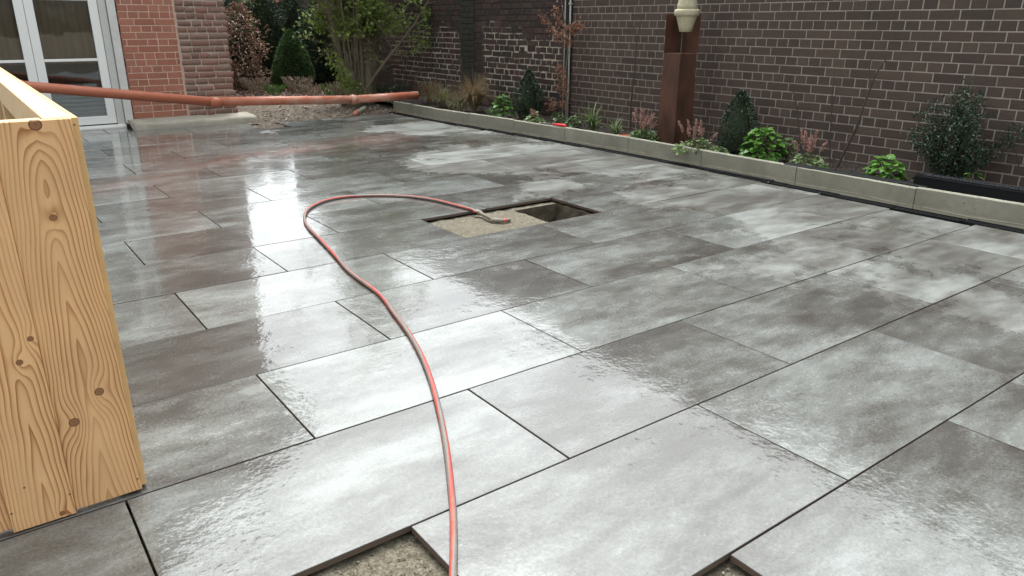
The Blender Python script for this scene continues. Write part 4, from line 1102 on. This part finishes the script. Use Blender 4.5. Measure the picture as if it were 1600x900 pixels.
leafy_mound(5.35, bY(897, 5.35), .14, .15, 60, .05, 'low mid green plant between the beech and the large daylily', 111, G_mid)
leafy_mound(5.12, bY(1127, 5.12), .09, .1, 34, .042, 'little pale green plant at the foot of the dense conical holly', 112, G_pale)
leafy_mound(5.45, bY(1228, 5.45), .12, .2, 44, .055, 'darker green plant behind the gap beside the largest bright plant', 113, G_mid)

# big dark bush on the right
rg = np.random.default_rng(51); yb = bY(1478, 5.6)
rt = plant('dark_bush', 5.6, yb, 'large loose dark evergreen bush against the wall by the spare channel', 'shrub')
P = []; b = MB()
r = random.Random(51)
for i in range(64):
    a = r.random() * 6.28; le = r.uniform(.03, .33); h = r.uniform(.25, .74) * (1.12 - le)
    tip = Vector((min(5.86, 5.6 + le * math.cos(a) * .85), yb + le * 1.2 * math.sin(a), BZ + .06 + h))
    if i < 5: tip = Vector((5.8 - .03 * i, yb - .38 - .05 * i, BZ + .50 + .02 * i))
    base = Vector((5.6 + r.uniform(-.03, .03), yb + r.uniform(-.05, .05), BZ)); mid = base.lerp(tip, .5) + Vector((0, 0, -.03))
    pts = [base, mid, tip]; b.tube(pts, [.006, .004, .002], 5)
    for k in range(85):
        u = .14 + .85 * r.random() ** .8; q = base.lerp(mid, u * 2) if u < .5 else mid.lerp(tip, u * 2 - 1)
        P.append(q + Vector((r.gauss(0, .03), r.gauss(0, .03), r.gauss(0, .028))))
P = np.array([tuple(p) for p in P]); P[:, 0] = np.minimum(P[:, 0], 5.87)
cloud_leaves('foliage', P, .030, .013, G_dark, rt, rg, .5); b.build('branches', M['bark_dark'], rt)

# bare saplings against the wall
def sapling(pix, X, label, r0=.006, branches=(), name='bare_sapling', group='bare saplings by the wall', n=6):
    pts = [at(x, y, X=X) for x, y in pix]; root = plant(name, pts[0].x, pts[0].y, label, 'sapling', pts[0].z, group)
    r0 = r0 * 1.7
    twig('stem', pts, r0, twigm, root, r0 * .5)
    for br in branches: twig('twig', [at(x, y, X=X) for x, y in br], r0 * .5, twigm, root)
    return root
sapling([(985, 205), (986, 160), (992, 110), (995, 60), (990, 45)], 5.8, 'tall thin bare sapling left of the rusty pedestal', .006, [[(995, 60), (1003, 32), (1007, 8)], [(990, 45), (988, 22), (993, 5)]])
sapling([(1253, 240), (1249, 205), (1245, 165), (1240, 145), (1234, 130), (1236, 120)], 5.78, 'bare curved twig above the pink flowers and right of the bright plant', .005, [[(1240, 145), (1243, 125)]])
sapling([(1297, 256), (1297, 220), (1299, 180), (1300, 150), (1304, 118)], 5.7, 'two slim upright bare stems left of the leaning sapling', .005, [[(1300, 170), (1308, 135), (1311, 112)], [(1297, 230), (1291, 200), (1289, 190)]])
sapling([(1308, 262), (1322, 232), (1338, 200), (1350, 165), (1361, 135), (1372, 110), (1385, 92)], 5.45, 'leaning bare sapling with forked tip left of the dark bush', .0075, [[(1361, 135), (1358, 112), (1364, 80)], [(1372, 110), (1378, 100), (1390, 86)], [(1325, 228), (1335, 210), (1350, 180)]])
sapling([(1592, 262), (1590, 245), (1583, 230), (1578, 218)], 5.75, 'short bare twig at the right edge above the spare channel', .003)

# dry-leaved beech by the conduits
rg = np.random.default_rng(61); X = 5.62; px0 = 884
base = Vector((X, bY(px0, X), .08)); root = plant('young_beech', base.x, base.y, 'slender young beech with dry brown leaves in front of the conduits', 'young tree', .08)
pts = [at(x, y, X=X) for x, y in ((884, 186), (885, 150), (884, 110), (888, 70), (884, 40), (878, 10), (876, -20))]
twig('trunk', pts, .010, M['bark'], root)
tb = []
for pl in (((884, 150), (874, 130), (868, 105)), ((885, 140), (880, 115), (876, 98)), ((886, 160), (868, 160), (858, 162)), ((888, 70), (896, 45), (905, 36), (912, 42)), ((888, 72), (868, 50), (858, 32), (845, 20)), ((884, 45), (872, 25), (868, 6)), ((887, 60), (880, 52), (868, 48)), ((885, 40), (895, 44), (900, 38))):
    q = [at(x, y, X=X + .02 * (pl[1][0] % 5 - 2)) for x, y in pl]; tb.append(q); twig('branch', q, .004, M['bark'], root)
P = []
for q in tb:
    for k in range(85):
        u = rg.random() * (len(q) - 1); i = int(u); p = q[i].lerp(q[min(i + 1, len(q) - 1)], u - i)
        P.append([p.x + rg.normal() * .03, p.y + rg.normal() * .022, p.z + rg.normal() * .03 - .015])
P = np.array(P); n = len(P); leaves('foliage', P, rnd_dirs(rg, n, -.9), rnd_dirs(rg, n, .3), .042 * rg.uniform(.6, 1.2, n), .02 * rg.uniform(.7, 1.2, n), G_brown, root, .3)
# pale lichened twig crossing the conduit
sapling([(888, 165), (893, 120), (897, 112), (905, 108)], 5.7, 'pale twig crossing the right conduit at mid height', .004, [[(893, 128), (908, 126), (919, 121), (925, 122)]])

# --- hazel clump at the end of the terrace
def grow(root_loc, stems, seed, leafmat_, depth_pts=5, twigs=7, leafn=26, leafL=.05, spread=.28, twigL=.55, name='hazel_tree', label='', cat='tree', bark=None, bounds=None):
    r = random.Random(seed); rg = np.random.default_rng(seed); bark = bark or M['bark']
    root = thing(name, root_loc, label, cat)
    LP = []; tw = MB(); rl = Vector(root_loc)
    for (az, lean, H, r0) in stems:
        p = rl + Vector((r.uniform(-.1, .1), r.uniform(-.1, .1), -.05)); d = Vector((math.cos(az) * lean, math.sin(az) * lean, 1)).normalized(); pts = [p.copy()]; ns = 9
        for k in range(ns):
            d = (d + Vector((r.gauss(0, .07), r.gauss(0, .07), .03)) + Vector((math.cos(az), math.sin(az), 0)) * .02).normalized(); p = p + d * (H / ns); pts.append(p.copy())
        MB().tube(pts, [max(.006, r0 * (1 - .9 * k / ns)) for k in range(ns + 1)], 8).build('trunk', bark, root, True)
        for j in range(twigs):
            u = r.uniform(.22, 1.0) * ns; i = min(int(u), ns - 1); s0 = pts[i].lerp(pts[i + 1], u - i)
            dd = Vector((r.gauss(0, 1), r.gauss(0, 1), r.uniform(.0, 1.1))).normalized(); ln = twigL * r.uniform(.6, 1.6) ; tp = [s0]
            for k in range(4):
                dd = (dd + Vector((r.gauss(0, .22), r.gauss(0, .22), r.gauss(-.05, .15)))).normalized(); tp.append(tp[-1] + dd * ln / 4)
            tw.tube(tp, [.009, .007, .005, .003, .0015], 4, False)
            for s2 in range(5):
                k = r.randrange(1, 4); q0 = tp[k]; d2 = (dd + Vector((r.gauss(0, .8), r.gauss(0, .8), r.gauss(0, .6)))).normalized(); l2 = ln * r.uniform(.3, .6); q1 = q0 + d2 * l2 * .5; q2 = q1 + (d2 + Vector((r.gauss(0, .3), r.gauss(0, .3), -.1))).normalized() * l2 * .5
                tw.tube([q0, q1, q2], [.004, .003, .001], 3, False)
                for _ in range(leafn):
                    u2 = r.random() * 2; pp = q0.lerp(q1, u2) if u2 < 1 else q1.lerp(q2, u2 - 1)
                    LP.append(pp + Vector((r.gauss(0, .04), r.gauss(0, .04), r.gauss(0, .035))))
    LP = np.array([tuple(p) for p in LP if (bounds is None or bounds(p))]); n = len(LP)
    leaves('foliage', LP, rnd_dirs(rg, n, -.1), rnd_dirs(rg, n, 1.0), leafL * rg.uniform(.5, 1.25, n), leafL * .8 * rg.uniform(.6, 1.15, n), leafmat_, root, .2)
    tw.build('branches', bark, root)
    return root
HZ = (4.72, 10.35, .02)
stems = []
r = random.Random(70)
for k in range(17):
    az = r.uniform(-3.14, 3.14); stems.append((az, r.uniform(.02, .16 if math.cos(az) < 0 else .28), r.uniform(3.2, 4.6), r.uniform(.018, .045)))
stems += [(2.6, .22, 3.0, .035), (-.5, .5, 2.6, .04), (-.4, .4, 3.0, .055), (-2.2, .2, 2.6, .03), (-.9, .35, 2.8, .03), (2.9, .12, 2.8, .03)]
hz = grow(HZ, stems, 71, G_hazel, twigs=15, leafn=7, leafL=.062, twigL=.5, bounds=lambda p: (p.z > 1.15 and (p.x > 4.1 or p.z < 1.5 or random.random() < .12)) or (p.z <= 1.15 and random.random() < (.06 if p.x > 4.35 else .5)), label='large multi stemmed hazel with fresh light green leaves at the end of the terrace')
for (dx, dy, rr, h) in ((-.13, -.12, .13, .6), (.02, .0, .11, 2.3), (.15, -.06, .085, 2.0), (-.2, .06, .07, 1.9), (-.05, .12, .08, 2.2), (.27, .05, .06, 1.8)):
    p0 = Vector(HZ) + Vector((dx, dy, -.06)); MB().tube([p0, p0 + Vector((dx * .1, 0, h * .3)), p0 + Vector((dx * .5, 0, h * .6)), p0 + Vector((dx, dy, h))], [rr * 1.25, rr, rr * .9, rr * .7], 12).build('trunk', M['bark'], hz, True)
# hanging spray over the sooty wall and low basal shoots
rg = np.random.default_rng(73); P = []; tw = MB()
for pix, Y in ((((640, 30), (665, 20), (690, 12), (715, 8), (740, 16), (752, 17)), 9.9), (((640, 60), (668, 45), (690, 25), (700, 30)), 9.9), (((600, 50), (575, 20), (560, 5)), 9.8), (((545, 130), (530, 115), (522, 92)), 9.7), (((560, 140), (540, 120), (528, 100), (524, 90)), 9.8), (((645, 75), (665, 66), (690, 70)), 9.9), (((570, 150), (548, 138), (538, 130)), 9.7)):
    q = [at(x, y, Y=Y) for x, y in pix]; tw.tube(q, np.linspace(.009, .002, len(q)), 5)
    for k in range(120):
        u = rg.random() * (len(q) - 1); i = int(u); p = q[i].lerp(q[i + 1], u - i); P.append([p.x + rg.normal() * .06, p.y + rg.normal() * .06, p.z + rg.normal() * .05])
P = np.array(P); n = len(P); leaves('foliage', P, rnd_dirs(rg, n, 0), rnd_dirs(rg, n, 1), .05 * rg.uniform(.6, 1.2, n), .04 * rg.uniform(.6, 1.2, n), G_hazel, hz, .2); tw.build('branches', M['bark'], hz)

# --- shrubs beyond the rubble
def blob(name, px, Y, pxt, pxb, wpx, n, L, mat, label, seed, prof=None, cat='shrub', Wk=.5, lump=.2, inner=True, up=.2):
    """a shrub seen in column px, standing on the far bed at depth Y"""
    base = at(px, 450, Y=Y); X = base.x
    d = ray(px, 100); t = (Y - CAM.y) / d.y; X = (CAM + d * t).x; dep = (Vector((X, Y, .5)) - CAM).dot(_F)
    z0 = .07; zt = at(px, pxt, Y=Y).z; R = wpx / 2 * dep / FPX
    return cone_shrub(name, X, Y, zt - z0, R, n, L, mat, label, seed, z0, prof or (lambda t: math.sqrt(max(.02, 1 - (2 * t - .8) ** 2 * .6)) * (.3 + .7 * min(1, (1.02 - t) * 4))), inner, cat, lump)
blob('copper_shrub', 382, 13.7, 5, 130, 60, 2600, .06, G_copper, 'copper brown leaved shrub beside the house corner', 81, lump=.5, inner=False)
blob('conifer', 418, 15.0, -22, 130, 60, 6000, .05, G_conif, 'dark columnar conifer behind the copper shrub', 82, cat='conifer')
blob('conifer', 462, 15.2, -4, 130, 58, 6000, .05, G_conif, 'dark columnar conifer directly behind the small bright cone', 83, cat='conifer')
blob('dwarf_spruce', 457, 13.7, 47, 140, 64, 12000, .036, G_spruce, 'small neat bright green conical spruce', 84, lambda t: (1 - t ** 2.1) ** .9 * (.82 + .18 * min(1, t * 5)) + .03, 'conifer', lump=.05)
blob('laurel', 500, 14.3, 3, 130, 60, 1800, .08, G_laurel, 'dark broad leaved laurel with glinting leaves right of the small spruce', 85, lump=.35)
blob('yew', 527, 13.9, -25, 140, 60, 3800, .045, G_conif, 'dark upright yew half hidden behind the hazel', 86, cat='conifer')
blob('leafy_shrub', 372, 15.2, -35, 60, 80, 2600, .06, G_mid, 'mid green shrub rising behind the copper brown one', 87, lump=.4)
blob('leafy_shrub', 505, 15.6, -30, 60, 90, 2600, .06, G_mid, 'mid green shrub between the laurel and the hazel crown', 88, lump=.4)
blob('yew', 572, 14.6, -30, 140, 70, 4200, .05, G_conif, 'dark yew directly behind the hazel stems', 89, cat='conifer')
blob('yew', 618, 14.8, -30, 140, 70, 4200, .05, G_conif, 'dark yew behind the hazel near the old garden wall', 90, cat='conifer')
blob('laurel', 340, 14.6, -30, 140, 70, 2400, .075, G_grey, 'dark laurel hidden behind the corner of the house', 91)
# low plants in the far bed
def lowplant(px, py, X_=None, kind='heath', seed=0, label='', R=.2, H=.25, n=200, mat=None):
    p = at(px, py, Z=.07); rgg = np.random.default_rng(seed); root = thing('low_plant', p, label, 'plant')
    a = rgg.random(n) * 6.28; q = np.sqrt(rgg.random(n)) * R * .45; lean = rgg.uniform(.1, .9, n)
    P = np.stack([p.x + q * np.cos(a), p.y + q * np.sin(a), p.z + rgg.random(n) * H * .75], 1); D = np.stack([np.cos(a) * lean, np.sin(a) * lean, np.full(n, .8)], 1)
    k = R * .8 * (P[:, 2] - p.z) / H; P[:, 0] += k * np.cos(a); P[:, 1] += k * np.sin(a)
    leaves('foliage', P, D, rnd_dirs(rgg, n, .3), .075 * rgg.uniform(.5, 1.2, n), .016, mat or G_heath, root, .2)
    return root
lowplant(402, 146, seed=101, label='greyish pink heather clump by the house corner, left of the green tuft', R=.27, H=.33, n=420)
lowplant(468, 147, seed=102, label='greyish pink heather clump in front of the small spruce', R=.28, H=.36, n=520)
lowplant(430, 149, seed=103, label='light green spiky tuft between the two heather clumps', R=.19, H=.2, n=260, mat=G_mid)
lowplant(490, 150, seed=104, label='small dull heather clump to the right of the small spruce', R=.2, H=.22, n=240)
lowplant(540, 152, seed=105, label='dusky low plant at the left foot of the hazel', R=.3, H=.3, n=420, mat=G_heath)
lowplant(520, 152, seed=106, label='low green plant just left of the dusky one at the hazel foot', R=.2, H=.25, n=200, mat=G_mid)
lowplant(378, 128, seed=107, label='broad leaved grey green plant close to the house corner', R=.3, H=.42, n=60, mat=G_pale)
lowplant(610, 152, seed=108, label='low dark growth at the right foot of the hazel', R=.3, H=.25, n=300, mat=G_grey)
rg = np.random.default_rng(109); n = 900
P = np.stack([rg.uniform(2.6, 6, n), rg.uniform(10.9, 14, n), rg.uniform(.07, .12, n)], 1)
tag(leaves('leaf_litter', P, rnd_dirs(rg, n, 0) * [1, 1, .2], rnd_dirs(rg, n, 4), .05, .03, G_brown), kind='stuff')

# dark board fence and neighbouring brick building behind the shrubs
fe = thing('garden_fence', (3, 16.6, 0), 'dark weathered board fence closing the far end of the garden', 'fence')
r = random.Random(5); x = -1.0
bm = MB().box((0, 0, .0), (.118, .02, 1.75)); bme = mk('board', bm.v, bm.f); bme.materials.append(M['fence'])
while x < 9.5: under(link('board', bme, None, None, (x, 16.6 + r.uniform(0, .012), r.uniform(-.02, .02))), fe); x += .125
for z in (.4, 1.4): box('rail', (-1, 16.625, z), (9.6, 16.67, z + .07), M['fence'], fe)
nb_ = thing('neighbour_building', (7, 21, 0), 'low red brick building glimpsed above the shrubs beyond the fence', 'building')
M['brick_far'] = brickpattern('red_brick_far', (.36, .15, .11), (.28, .12, .09), (.36, .27, .22))
box('wall', (3.0, 21, -.1), (10.5, 25, 2.5), M['brick_far'], nb_); box('roof', (2.8, 20.8, 2.5), (10.7, 25.2, 2.62), M['roof'], nb_)

# twigs, small leaves and florets are too small to pick apart singly
for o in list(COL.objects):
    if o.type == 'MESH' and o.parent is not None and o.name.split('.')[0] in ('branches', 'foliage', 'leaf_stalk', 'flower_spike', 'blade'): o['kind'] = 'stuff'
